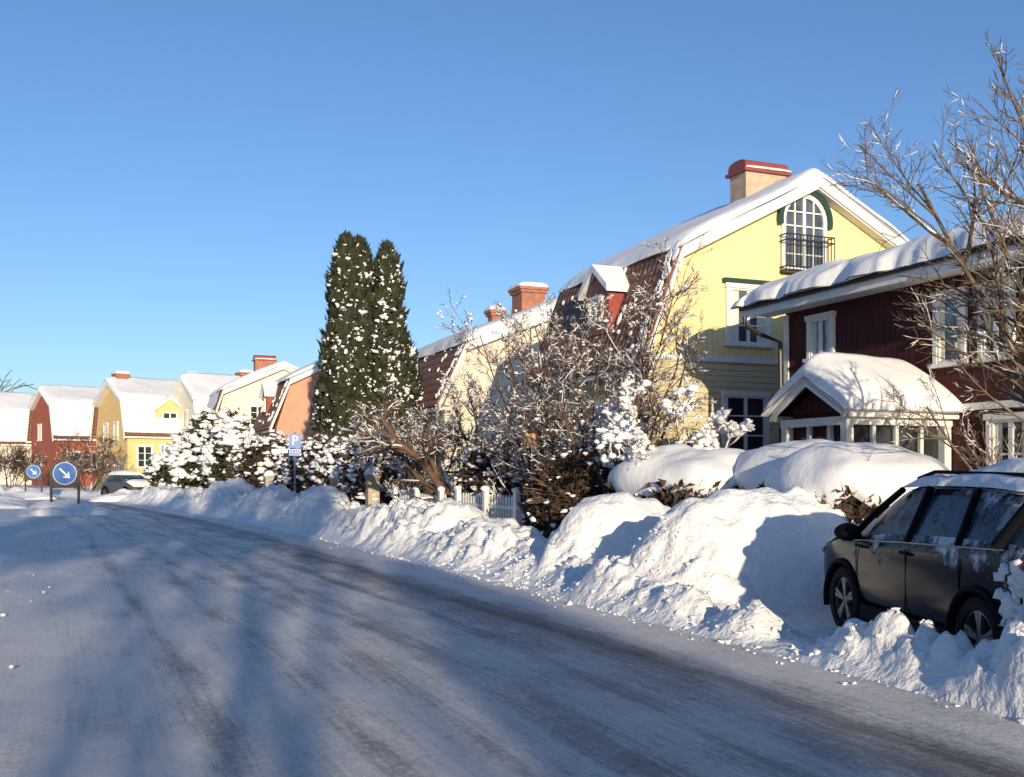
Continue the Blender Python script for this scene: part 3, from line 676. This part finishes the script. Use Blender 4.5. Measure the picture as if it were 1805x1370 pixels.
def cypress(label,loc,cols):
    r=root('cypress_tree',loc,0,label,'tree','columnar cypress trees'); Lb=MB();S=MB();C=MB()
    for (x,y,h,rb,nl,nb) in cols:
        def rr(f,a): return rb*(1-.28*f)*max(0,1-f**7)**.6*(.7+.3*min(1,f*6+.3))*(1+.36*noise.noise(V((math.cos(a)*1.3,math.sin(a)*1.3,f*h*.8+x*9)))+.3*noise.noise(V((math.cos(a)*3.5,math.sin(a)*3.5,f*h*2.2+x*9))))
        for i in range(nl):
            f=R.random(); a=R.uniform(0,6.283); q=rr(f,a)*R.uniform(.72,1.16)
            c=V((x+math.cos(a)*q,y+math.sin(a)*q,f*h)); sz=R.uniform(.12,.40)
            d=V((math.cos(a)*.45+R.gauss(0,.25),math.sin(a)*.45+R.gauss(0,.25),1)).normalized(); ee=V((-math.sin(a)+R.gauss(0,.4),math.cos(a)+R.gauss(0,.4),0)).normalized()
            Lb.add([c-ee*sz*.3,c+d*sz*.5-ee*sz*.2,c+d*sz,c+ee*sz*.3],[(0,1,2,3)])
        for i in range(nb):
            f=R.random()**.9; a=R.uniform(0,6.283); q=rr(f,a)*R.uniform(.97,1.10)
            n0=noise.noise(V((math.cos(a)*1.5,math.sin(a)*1.5,f*h*1.1+x*3)))
            if n0<-.3: continue
            S.blob((x+math.cos(a)*q,y+math.sin(a)*q,f*h),R.uniform(.02,.075)*(1+1.2*max(0,n0))*(1.7 if R.random()<.12 else 1),1,j=.9,flat=.8)
        n=24;k=12;vs=[]
        for i in range(n):
            f=i/(n-1)
            for j in range(k):
                a=6.283*j/k; q=max(.01,rr(min(f,.995),a)*.74); vs.append((x+math.cos(a)*q,y+math.sin(a)*q,f*h*.97))
        Lb.add(vs,[(i*k+j,i*k+(j+1)%k,(i+1)*k+(j+1)%k,(i+1)*k+j) for i in range(n-1) for j in range(k)])
        C.tube([V((x,y,-.3)),V((x,y,1.5))],[.16,.12],8)
    C.obj('trunk',BARK,r); Lb.obj('crown',LEAF,r); S.obj('crown_snow',SNOW,r,smooth=True)
cypress('tall dark columnar cypress with double top dusted with snow',(9.45,40,.2),[(-.15,0,10.6,.88,8000,1300),(.42,-.05,10.5,.74,5500,800),(-.3,.2,7.6,1.0,5000,650)])
cypress('slimmer columnar cypress with snow clumps beside its twin',(10.85,39.6,.2),[(0,0,10.3,.88,6500,1500),(.5,.1,7.0,.95,4500,800)])
leafy('snowy_conifer','broad evergreen bush weighed down by thick snow',(6.0,58.0,.2),[(0,0,1.9,2.2,2.2,1.9),(-1.6,0,1.3,1.6,2,1.2),(1.1,.2,3.2,1.0,1.1,1.6),(-.3,0,3.4,.7,.8,1.3),(-1.2,-.4,2.4,.9,.9,.9)],5000,620,.34,.25)
leafy('snowy_conifer','rounded evergreen bush with thick snow cushions',(7.0,52.6,.2),[(0,0,1.6,1.9,1.7,1.7),(-.6,0,2.5,1.0,1.1,1.2)],3000,560,.28,.2,twigs=200)
leafy('snowy_bush','garden bush half covered in snow clumps',(7.4,46.7,.2),[(0,0,1.4,1.7,1.7,1.5),(.8,1.5,1.6,1.5,1.6,1.3)],3000,620,.24,.15,LEAFB,twigs=300)
leafy('snowy_hedge','dark brown leafy hedge dotted with snow',(7.9,38.5,.2),[(0,-2,1.2,1.0,1.8,1.35),(0,.5,1.3,1.0,1.8,1.4),(0,3,1.2,1.1,1.8,1.3)],5500,950,.2,.125,LEAFB,twigs=500)
leafy('snowy_bush','rounded bush thickly covered by snow tufts',(8.0,30.4,.2),[(0,0,1.3,1.0,1.2,1.4),(.4,1.6,1.5,1.0,1.2,1.2)],3000,850,.18,.1,LEAFB,twigs=400)
leafy('snowy_bush','low snowy bush beside the gate',(7.9,34.3,.2),[(0,0,1.1,.9,1.2,1.2)],1500,450,.18,.12,LEAFB,twigs=300)
leafy('yew_bush','dark upright yew bush with snow patches by the fence',(8.1,16.9,.1),[(0,0,.9,.75,.8,1.0),(.1,.9,.8,.6,.7,.85),(.5,-.4,.9,.6,.6,.85)],8500,260,.10,.06,LEAFB,twigs=700)
leafy('yew_bush','dark garden bush with snow tufts behind the fence',(8.9,22.6,.1),[(0,0,1.1,.8,.9,1.2)],2600,260,.15,.09,LEAFB,twigs=250)
def hedge(label,loc,rot,rx,ry,h,th,nl):
    r=root('clipped_hedge',loc,rot,label,'hedge','hedges under snow'); Lb=MB();S=MB()
    for i in range(nl):
        a=R.uniform(0,6.283); q=R.uniform(.75,1.04)
        x=math.copysign(abs(math.cos(a))**.6,math.cos(a))*rx*q; y=math.copysign(abs(math.sin(a))**.6,math.sin(a))*ry*q
        Lb.card((x,y,R.uniform(0,h)),R.uniform(.06,.15),0,.3)
    Lb.add([(x*rx*.78,y*ry*.82,z) for z in(-.1,h*.95) for x,y in((-1,-.6),(-.6,-1),(.6,-1),(1,-.6),(1,.6),(.6,1),(-.6,1),(-1,.6))],[(0,1,9,8),(1,2,10,9),(2,3,11,10),(3,4,12,11),(4,5,13,12),(5,6,14,13),(6,7,15,14),(7,0,8,15),(8,9,10,11,12,13,14,15)])
    for i in range(130):
        a=R.uniform(0,6.283); S.blob((math.cos(a)*rx*.98,math.sin(a)*ry*.98,R.uniform(.2,h)),R.uniform(.02,.08),1,j=.6)
    n=34;k=56;vs=[];off=R.random()*40
    for i in range(n+1):
        f=i/n
        ph=f*math.pi*.62
        for j in range(k):
            a=6.283*j/k
            cx=math.copysign(abs(math.cos(a))**.8,math.cos(a)); cy=math.copysign(abs(math.sin(a))**.8,math.sin(a))
            rr=math.sin(ph)*1.04; z=h+ (math.cos(ph))*th
            nn=noise.noise(V((cx*rr*1.2*rx,cy*rr*1.2*ry,off)))+.3*noise.noise(V((cx*rr*3.5*rx,cy*rr*3.5*ry,off)))
            vs.append((cx*rr*rx*(1+.10*nn),cy*rr*ry*(1+.10*nn),z+.12*nn+(-.26*noise.noise(V((math.cos(a)*5,math.sin(a)*5,off)))*ss(.6,1,f))))
    S.add(vs,[(i*k+j,(i+1)*k+j,(i+1)*k+(j+1)%k,i*k+(j+1)%k) for i in range(n) for j in range(k)])
    Lb.obj('foliage',LEAFB,r); S.obj('snow_cap',SNOW,r,smooth=True)
hedge('rounded hedge under a smooth thick dome of snow',(8.95,14.3,.25),rad(5),1.0,1.45,1.17,.58,6000)
hedge('garden hedge under a long smooth snow cushion',(9.9,12.4,.25),0,1.05,1.2,1.22,.56,5000)
hedge('wide hedge beneath a thick rounded snow cap',(9.35,10.8,.25),rad(-12),1.05,1.2,1.14,.56,6000)
mb=MB();S=MB(); P={**DEF,'rmin':.06,'snow':0,'nc':(7,6,4)}
for i in range(16):
    branch(mb,S,V((R.uniform(-42,-12),R.uniform(160,185),0)),V((0,0,1)),R.uniform(10,14.5),.25,0,P)
o=mb.obj('distant_trees',BARK); top(o,'far off leafless trees above the roofs','trees',kind='stuff')
def back(loc,h,P={}):  # leafless trees added behind the camera to break up the sunlight
    st=[(0,0,(R.gauss(0,.05),R.gauss(0,.05),1),h*.8,.28)]
    return tree('bare_tree','large leafless tree, unseen, added for dappled shade',loc,st,{**DEF,'rmin':.02,'snow':.1,'smin':.03,'nc':(12,7,6),'ang':(30,65),'lr':(.4,.6),'f0':.3,**P},group='unseen shade trees')
b1=back((-10.2,-19,0),11.5)
def copytree(r,loc,rz,sc):
    q=r.copy(); q.location=loc; q.rotation_euler=(0,0,rz); q.scale=(sc,)*3; coll.objects.link(q)
    for c in list(r.children):
        d=c.copy(); d.parent=q; coll.objects.link(d)
copytree(b1,(-2.4,-27,0),2.6,.9); copytree(b1,(-13.5,-22,0),3.9,1.1)
cypress('dense cypress, unseen, added to shade the road',(-1.2,-24,.0),[(0,0,7.2,1.2,3000,60)])  # unseen, placed behind the camera to keep the road's right side in shade
leafy('shade_pine','tall pine with clean trunk, unseen, added for shade',(-3.3,-20,0),[(0,0,9.6,2.3,2.0,2.6),(-1,0,8.4,1.6,1.5,1.5)],2000,40,.42,.25,LEAF,'tree',core=False,trunk=9,group='unseen shade pines')  # unseen crown shades the farther road, open below so sun reaches near patches
leafy('shade_pine','tall pine with spreading crown, unseen, added for shade',(-8.0,-20,0),[(0,0,9.8,2.6,2.0,2.9),(1,0,8.3,1.5,1.5,1.4)],2000,40,.42,.25,LEAF,'tree',core=False,trunk=9,group='unseen shade pines')  # another added shadow caster out of view, high crown over a bare stem
# ------------------------------------------------------------------ fence, posts, signs
def fence(label,x0,y0,x1,y1,h,z0=.3,sp=.14):
    r=root('picket_fence',(x0,y0,z0),math.atan2(y1-y0,x1-x0),label,'fence','garden fences'); Ln=math.hypot(x1-x0,y1-y0)
    mb=MB(); x=0
    while x<Ln:
        mb.add([(x-.035,-.012,0),(x+.035,-.012,0),(x+.035,-.012,h-.07),(x,-.012,h),(x-.035,-.012,h-.07),(x-.035,.012,0),(x+.035,.012,0),(x+.035,.012,h-.07),(x,.012,h),(x-.035,.012,h-.07)],
          [(0,1,2,3,4),(9,8,7,6,5),(0,5,6,1),(1,6,7,2),(2,7,8,3),(3,8,9,4),(4,9,5,0)]); x+=sp
    mb.obj('picket',WHITE,r)
    mb=MB(); mb.box(0,Ln,.013,.05,.2,.28); mb.box(0,Ln,.013,.05,h-.3,h-.22); mb.obj('rail',WHITE,r)
    for x in(0,Ln/2,Ln):
        mb=MB(); mb.box(x-.06,x+.06,.051,.16,-.3,h+.08); p=mb.obj('post',WHITE,r)
        mb=MB(); mb.blob((x,.11,h+.11),.09,2); mb.obj('post_snow',SNOW,p,smooth=True)
fence('white painted picket fence behind the snow bank',8.0,19.0,7.8,22.0,.95,.15)
fence('white picket fence sunk in snow',7.7,22.9,7.6,26.5,.9,.15)
for (x,y,h) in((7.6,29.3,1.3),(7.4,33.2,1.2),(6.9,43.8,1.2),(6.6,47.5,1.1),(4.4,63,1.2)):
    r=root('gate_post',(x,y,.1),0,'rendered gate post topped with snow','gate post','gate posts'); mb=MB(); mb.box(-.17,.17,-.17,.17,-.2,h); mb.box(-.21,.21,-.21,.21,h,h+.08); mb.obj('post',CONC,r)
    mb=MB(); pillow(mb,-.22,.22,-.22,.22,lambda x,y:h+.08,.24,8,8,ns=.3,p=3); mb.obj('snow_cap',SNOW,r,smooth=True)
def keepright(loc,dia,h,rot):
    r=root('traffic_sign',loc,rot,'round blue sign with white diagonal arrow on two black posts','traffic sign','blue arrow signs')
    R0=dia/2; n=40
    for x in(-R0-.10,R0+.02):
        mb=MB(); mb.box(x,x+.08,-.04,.04,-.4,h+R0*.1); mb.obj('post',BLACK,r)
    mb=MB()
    for i in range(20):
        a0=math.pi*i/20;a1=math.pi*(i+1)/20
        ps=[(math.cos(a)*q,yy,h+R0*.1+math.sin(a)*q) for yy in(-.04,.04) for a,q in((a0,R0+.02),(a0,R0+.10),(a1,R0+.10),(a1,R0+.02))]
        mb.add(ps,[(0,1,2,3),(7,6,5,4),(0,4,5,1),(1,5,6,2),(2,6,7,3),(3,7,4,0)])
    mb.box(-R0-.02,R0+.02,-.012,.012,h-R0-.12,h-R0*.4)
    mb.obj('frame',BLACK,r)
    mb=MB()
    def disc(q,y,m): 
        mb.add([(math.cos(6.2832*i/n)*q,y,h+math.sin(6.2832*i/n)*q) for i in range(n)],[list(range(n))],m)
    mb.lathe([(0,0),(R0*.99,0),(R0*.99,.02),(0,.02)],n); mb.v=[(p[1],p[0]-.02,p[2]+h) for p in mb.v]
    disc(R0,-.028,1); disc(R0*.95,-.032,0)
    c,s_=math.cos(rad(-45)),math.sin(rad(-45))
    pts=[(-.58,-.08),(.25,-.08),(.04,-.30),(.22,-.30),(.58,0),(.22,.30),(.04,.30),(.25,.08),(-.58,.08)]
    pts=[(x*R0*1.05,z*R0*1.05) for x,z in pts]
    vs=[(x*c-z*s_,-.037,h+x*s_+z*c) for x,z in pts]
    mb.add(vs,[(0,1,7,8),(1,2,3,4),(1,4,7),(7,4,5,6)],1)
    mb.obj('sign_plate',[BLUE,SIGNW],r)
keepright((-.93,41.5,.2),.84,1.3,rad(-12)); keepright((-3.06,63.9,.1),.74,1.45,rad(-12))
def txt(s,size,loc,mat,parent,name='lettering'):
    cu=bpy.data.curves.new(name,'FONT'); cu.body=s; cu.size=size; cu.align_x='CENTER'; cu.align_y='CENTER'
    t=bpy.data.objects.new(name,cu); coll.objects.link(t); bpy.context.view_layer.update()
    me=bpy.data.meshes.new_from_object(t.evaluated_get(bpy.context.evaluated_depsgraph_get())); bpy.data.objects.remove(t)
    me.materials.clear(); me.materials.append(mat)
    o=bpy.data.objects.new(name,me); coll.objects.link(o); o.parent=parent; o.location=loc; o.rotation_euler=(rad(90),0,0); return o
r=root('parking_sign',(6.6,36.2,.3),rad(-10),'blue parking sign with white P and smaller plates on pole','traffic sign')
mb=MB(); mb.tube([V((0,0,-.3)),V((0,0,2.65))],[.035,.035],8,cap=True); mb.obj('pole',GREY,r)
mb=MB(); mb.box(-.21,.21,-.06,-.04,2.1,2.6); mb.box(-.21,.21,-.06,-.04,1.82,2.07); mb.box(-.185,.185,-.064,-.0605,1.845,2.045,1); mb.box(-.17,.17,-.068,-.0645,1.86,2.03,0); mb.obj('sign_plate',[BLUE,SIGNW],r)
txt('P',.46,(0,-.066,2.35),SIGNW,r); txt('0-24',.13,(0,-.072,1.945),SIGNW,r)
mb=MB(); mb.box(-.8,-.25,-.02,.02,1.92,2.06); mb.obj('name_plate',SIGNW,r)
r=root('warning_sign',(8.3,19.3,.3),rad(-15),'small orange sign with dark symbol on a black post','sign')
mb=MB(); mb.tube([V((0,0,-.3)),V((0,0,2.1))],[.03,.03],8,cap=True); mb.obj('post',BLACK,r)
mb=MB(); mb.box(-.12,.12,-.06,-.04,1.76,2.06); 
mb.box(-.10,.10,-.064,-.0605,1.9,1.93,1); mb.box(-.02,.02,-.064,-.0605,1.80,1.9,1); mb.box(-.08,.05,-.064,-.0605,1.96,2.01,1); mb.box(.04,.08,-.064,-.0605,1.80,1.88,1); mb.obj('sign_plate',[ORNG,BLACK],r)
# ------------------------------------------------------------------ cars
def evalmesh(o):
    bpy.context.view_layer.update()
    return bpy.data.meshes.new_from_object(o.evaluated_get(bpy.context.evaluated_depsgraph_get()))
def carbody(st,glassrange):
    mb=MB(); k=None
    for (y,zb,w,zs,zt,wt) in st:
        half=[(0,zb),(w*.8,zb),(w*.97,zb+.08),(w,zb+.28 if zs-zb>.45 else (zb+zs)/2),(w*.995,zs-.08),(w*.965,zs),(wt+.02,max(zs+.01,zt-.07)),(wt*.86,zt),(0,zt+.02)]
        ring=half+[(-x,z) for x,z in half[-2:0:-1]]
        k=len(ring); mb.v+= [(x,y,z) for x,z in ring]
    n=len(st)
    for i in range(n-1):
        for j in range(k):
            mb.f.append([i*k+j,(i+1)*k+j,(i+1)*k+(j+1)%k,i*k+(j+1)%k])
            jj=j if j<8 else 15-j
            y0,y1=st[i][0],st[i+1][0]; g=0
            if jj==5 and glassrange[0]<=y0 and y1<=glassrange[1]: g=1
            if jj in(6,7) and glassrange[2]<=y0 and y1<=glassrange[3]: g=1
            if jj in(0,1): g=2
            mb.m.append(g)
    mb.f.append(list(range(k))); mb.m.append(2); mb.f.append([ (n-1)*k+j for j in range(k)][::-1]); mb.m.append(2)
    return mb
def car(name,label,loc,rot,st,gr,paint,WB):
    r=root(name,loc,rot,label,'car','parked cars')
    mb=carbody(st,gr); o=mb.obj('tmpbody',[paint,CARG,PLAST])
    bm=bmesh.new(); bm.from_mesh(o.data); bmesh.ops.recalc_face_normals(bm,faces=bm.faces); bm.to_mesh(o.data); bm.free()
    sb=o.modifiers.new('s','SUBSURF'); sb.levels=2; sb.render_levels=2
    cu=MB()
    for sx in(-1,1):
        for y in(-WB,WB):
            xx0,xx1=(.58,1.2) if sx>0 else(-1.2,-.58); kk=32
            cu.add([(x,y+math.cos(6.2832*j/kk)*.375,.33+math.sin(6.2832*j/kk)*.375) for x in(xx0,xx1) for j in range(kk)],
               [list(range(kk))[::-1],[kk+j for j in range(kk)]]+[(j,(j+1)%kk,kk+(j+1)%kk,kk+j) for j in range(kk)],0)
    co=cu.obj('cutter',[PLAST]); 
    bm=bmesh.new(); bm.from_mesh(co.data); bmesh.ops.recalc_face_normals(bm,faces=bm.faces); bm.to_mesh(co.data); bm.free()
    b=o.modifiers.new('b','BOOLEAN'); b.object=co; b.operation='DIFFERENCE'; b.solver='EXACT'
    me=evalmesh(o); bpy.data.objects.remove(o); bpy.data.objects.remove(co)
    me.polygons.foreach_set('use_smooth',[True]*len(me.polygons))
    bo=bpy.data.objects.new('body',me); coll.objects.link(bo); bo.parent=r
    try: me.set_sharp_from_angle(angle=rad(38))
    except Exception: pass
    for sx in(-1,1):
        for y in(-WB,WB):
            t=MB(); t.lathe([(.23,-.1),(.31,-.105),(.335,-.08),(.34,0),(.335,.08),(.31,.105),(.23,.1)],36,(sx*.77,y,.335))
            w=t.obj('wheel',RUB,r,smooth=True)
            q=MB(); xo=sx*.80
            q.lathe([(.235,-.05*sx),(.235,.05*sx),(.21,.06*sx),(.205,.02*sx)],36,(xo,y,.335))
            q.lathe([(.0,.045*sx),(.05,.045*sx),(.06,.02*sx)],16,(xo,y,.335))
            for i in range(5):
                a=6.2832*i/5+.3
                for da in(-.13,.13):
                    A=V((xo+.035*sx,y+math.cos(a+da*.4)*.04,.335+math.sin(a+da*.4)*.04)); B=V((xo+.045*sx,y+math.cos(a+da)*.215,.335+math.sin(a+da)*.215)); q.beam(A,B,.035,.03,up=V((1,0,0)))
            q.obj('rim',RIM,w)
            d=MB(); d.lathe([(0,-.03*sx),(.23,-.03*sx)],24,(xo,y,.335)); d.obj('brake_disc',PLAST,w)
            t=MB(); kk=20; pts=[V((sx*.875,y+math.cos(math.pi*i/kk*1.16-.25)*.395,.33+math.sin(math.pi*i/kk*1.16-.25)*.395)) for i in range(kk+1)]
            t.tube(pts,[.032]*len(pts),6); t.obj('arch_trim',PLAST,r,smooth=True)
    return r
ST=[(-2.02,.45,.66,.80,.86,.55),(-1.97,.34,.78,.95,1.02,.68),(-1.84,.28,.85,1.04,1.30,.66),(-1.6,.25,.875,1.055,1.46,.63),(-.9,.24,.89,1.03,1.54,.63),(-.1,.24,.89,1.0,1.56,.63),(.42,.24,.89,.98,1.50,.62),(.76,.24,.885,.965,1.31,.65),(1.06,.24,.88,.95,1.08,.72),(1.24,.24,.875,.945,1.02,.73),(1.65,.25,.86,.91,.985,.69),(1.95,.3,.80,.79,.88,.61),(2.07,.42,.64,.65,.71,.5)]
c=car('parked_car','dark blue SUV with frosted windows and snow on its roof',(CARC.x,CARC.y,-.02),math.atan2(-CH.x,CH.y),ST,(-1.84,.76,.42,1.06),CARP,1.23)
def put(mb,name,mat,par=c,smooth=False): return mb.obj(name,mat,par,smooth)
for sx in(-1,1):
    for pts,rs in(([V((sx*.845,1.02,.99)),V((sx*.765,.74,1.21)),V((sx*.655,.38,1.45))],[.035,.032,.03]),([V((sx*.862,-.12,1.0)),V((sx*.665,-.15,1.48))],[.04,.035]),([V((sx*.862,-.95,1.03)),V((sx*.665,-.9,1.48))],[.035,.03]),([V((sx*.86,-1.48,1.05)),V((sx*.67,-1.6,1.38))],[.06,.05])):
        t=MB(); t.tube(pts,rs,6); put(t,'window_pillar',PLAST,c,True)
    t=MB(); t.tube([V((sx*.872,y,z)) for y,z in((-1.6,1.045),(-.9,1.02),(-.1,.995),(.6,.965),(1.0,.95))],[.008]*5,5); put(t,'window_trim',GREY)
    t=MB(); t.tube([V((sx*.55,y,z)) for y,z in((-1.5,1.50),(-1.3,1.59),(0,1.61),(.3,1.55))],[.018]*4,6); put(t,'roof_rail',PLAST)
    for y in(-.22,.68):
        t=MB(); t.tube([V((sx*.885,y,.9)),V((sx*.905,y+.03,.905)),V((sx*.905,y+.16,.91)),V((sx*.885,y+.19,.91))],[.014]*4,6); put(t,'door_handle',PLAST)
    for y in(-1.0,-.12,.88):
        t=MB(); t.tube([V((sx*.886,y,z)) for z in(.3,.6,.94)],[.005]*3,4); put(t,'door_seam',PLAST)
    t=MB(); t.box(sx*.86-.03,sx*.86+.03,-.8,.8,.22,.36); put(t,'sill_trim',PLAST)
    t=MB(); t.blob((sx*.97,.88,1.03),.11,3,j=.05,flat=.7); t.beam((sx*.86,.88,.98),(sx*.95,.88,1.0),.08,.05); put(t,'side_mirror',PLAST,c,True)
    t=MB(); t.blob((sx*.66,1.85,.78),.14,3,j=.05,flat=.5); put(t,'headlight',CARG,c,True)
    t=MB(); t.blob((sx*.72,-1.87,.95),.15,3,j=.05,flat=.7); put(t,'tail_light',CHIMR,c,True)
t=MB(); pillow(t,-.65,.65,-1.78,.46,lambda x,y:1.485+.05*(1-(y+.6)**2*.6)-.10*x*x,.14,32,46,ns=.2,amp=.9,p=4,edge=.12); put(t,'roof_snow',SNOW,c,True)
t=MB(); pillow(t,-.76,.76,1.05,1.97,lambda x,y:lerp([(1.05,1.07),(1.24,1.02),(1.65,.985),(1.95,.89)],y)-.10*abs(x)**2.2,.12,24,18,ns=.25,amp=.7,p=4,bottom=False); put(t,'bonnet_snow',SNOW,c,True)
t=MB()
for i in range(50):
    t.blob((-.86,R.uniform(-2.0,-1.55),R.uniform(.5,.95)),R.uniform(.02,.06),1,j=.8,flat=1.2)
put(t,'side_snow',SNOW,c,True)
ST2=[(-1.9,.4,.6,.7,.76,.5),(-1.8,.3,.78,.9,.95,.6),(-1.5,.25,.82,.93,1.2,.6),(-1.1,.24,.83,.93,1.38,.58),(0,.24,.83,.92,1.42,.58),(.5,.24,.83,.9,1.36,.57),(1.0,.24,.83,.88,1.0,.66),(1.2,.24,.82,.86,.93,.64),(1.7,.28,.78,.74,.8,.55),(1.9,.4,.6,.6,.64,.45)]
GREYC=plain('grey_car_paint',(.09,.095,.10),.4,.1,3,spec=.2)
c2=car('parked_car','small grey car half buried by the snow bank',(1.95,61.2,-.0),rad(205),ST2,(-1.5,.5,.5,1.0),GREYC,1.2)
t=MB(); pillow(t,-.66,.66,-1.3,.55,lambda x,y:1.36,.24,12,14,ns=.4); t.obj('roof_snow',SNOW,c2,True)
t=MB(); pillow(t,-.7,.7,.95,1.85,lambda x,y:lerp([(.95,1.0),(1.3,.9),(1.85,.72)],y),.2,12,14,ns=.4,p=3,bottom=False); t.obj('bonnet_snow',SNOW,c2,True)
def mound(label,x,y,rx,ry,h):
    mb=MB(); pillow(mb,x-rx,x+rx,y-ry,y+ry,lambda a,b:0,h,30,30,ns=.5,amp=.8,p=2.2,edge=.3,bottom=False); o=mb.obj('snow_mound',SNOWB,smooth=True); top(o,label,'snow mound')
mound('low heap of snow on the traffic island',-.9,42,1.5,2.6,.42); mound('heap of snow around a blue arrow sign',-3.4,65,1.6,2.5,.35); mound('low heap of ploughed snow in the road bend',-4.2,52,1.5,4,.38); mound('heap of snow in front of a parked car',1.5,58.2,1.6,1.3,.55)
# ------------------------------------------------------------------ light, world, camera
EL=rad(10); hd=V((.15,.988)).normalized()
d=V((hd.x*math.cos(EL),hd.y*math.cos(EL),-math.sin(EL)))
L=bpy.data.lights.new('sun','SUN'); L.energy=5.0; L.angle=rad(.5); L.color=(1,.84,.60)
lo=bpy.data.objects.new('sun',L); coll.objects.link(lo); lo.rotation_euler=d.to_track_quat('-Z','Y').to_euler()
w=bpy.data.worlds.new('World'); scene.world=w; w.use_nodes=True; nt=w.node_tree; bg=nt.nodes['Background']
sk=nt.nodes.new('ShaderNodeTexSky'); sk.sky_type='NISHITA'; sk.sun_disc=False; sk.sun_elevation=EL; sk.sun_rotation=math.atan2(-hd.x,-hd.y)
sk.air_density=1.0; sk.dust_density=0.4; sk.ozone_density=2.3
mx=nt.nodes.new('ShaderNodeMix'); mx.data_type='RGBA'; mx.blend_type='MULTIPLY'; mx.inputs[0].default_value=1; mx.inputs[7].default_value=(.88,1.05,1.38,1)
nt.links.new(sk.outputs[0],mx.inputs[6])
nt.links.new(mx.outputs[2],bg.inputs[0]); bg.inputs[1].default_value=.132
cam=bpy.data.cameras.new('camera'); co=bpy.data.objects.new('camera',cam); coll.objects.link(co); scene.camera=co
co.location=(0,0,1.6); co.rotation_euler=(rad(90),0,rad(-22.3)); cam.lens=36; cam.sensor_width=36; cam.shift_y=.0803; cam.clip_end=6000; cam.clip_start=.1
scene.view_settings.view_transform='Standard'; scene.view_settings.look='None'; scene.view_settings.exposure=0
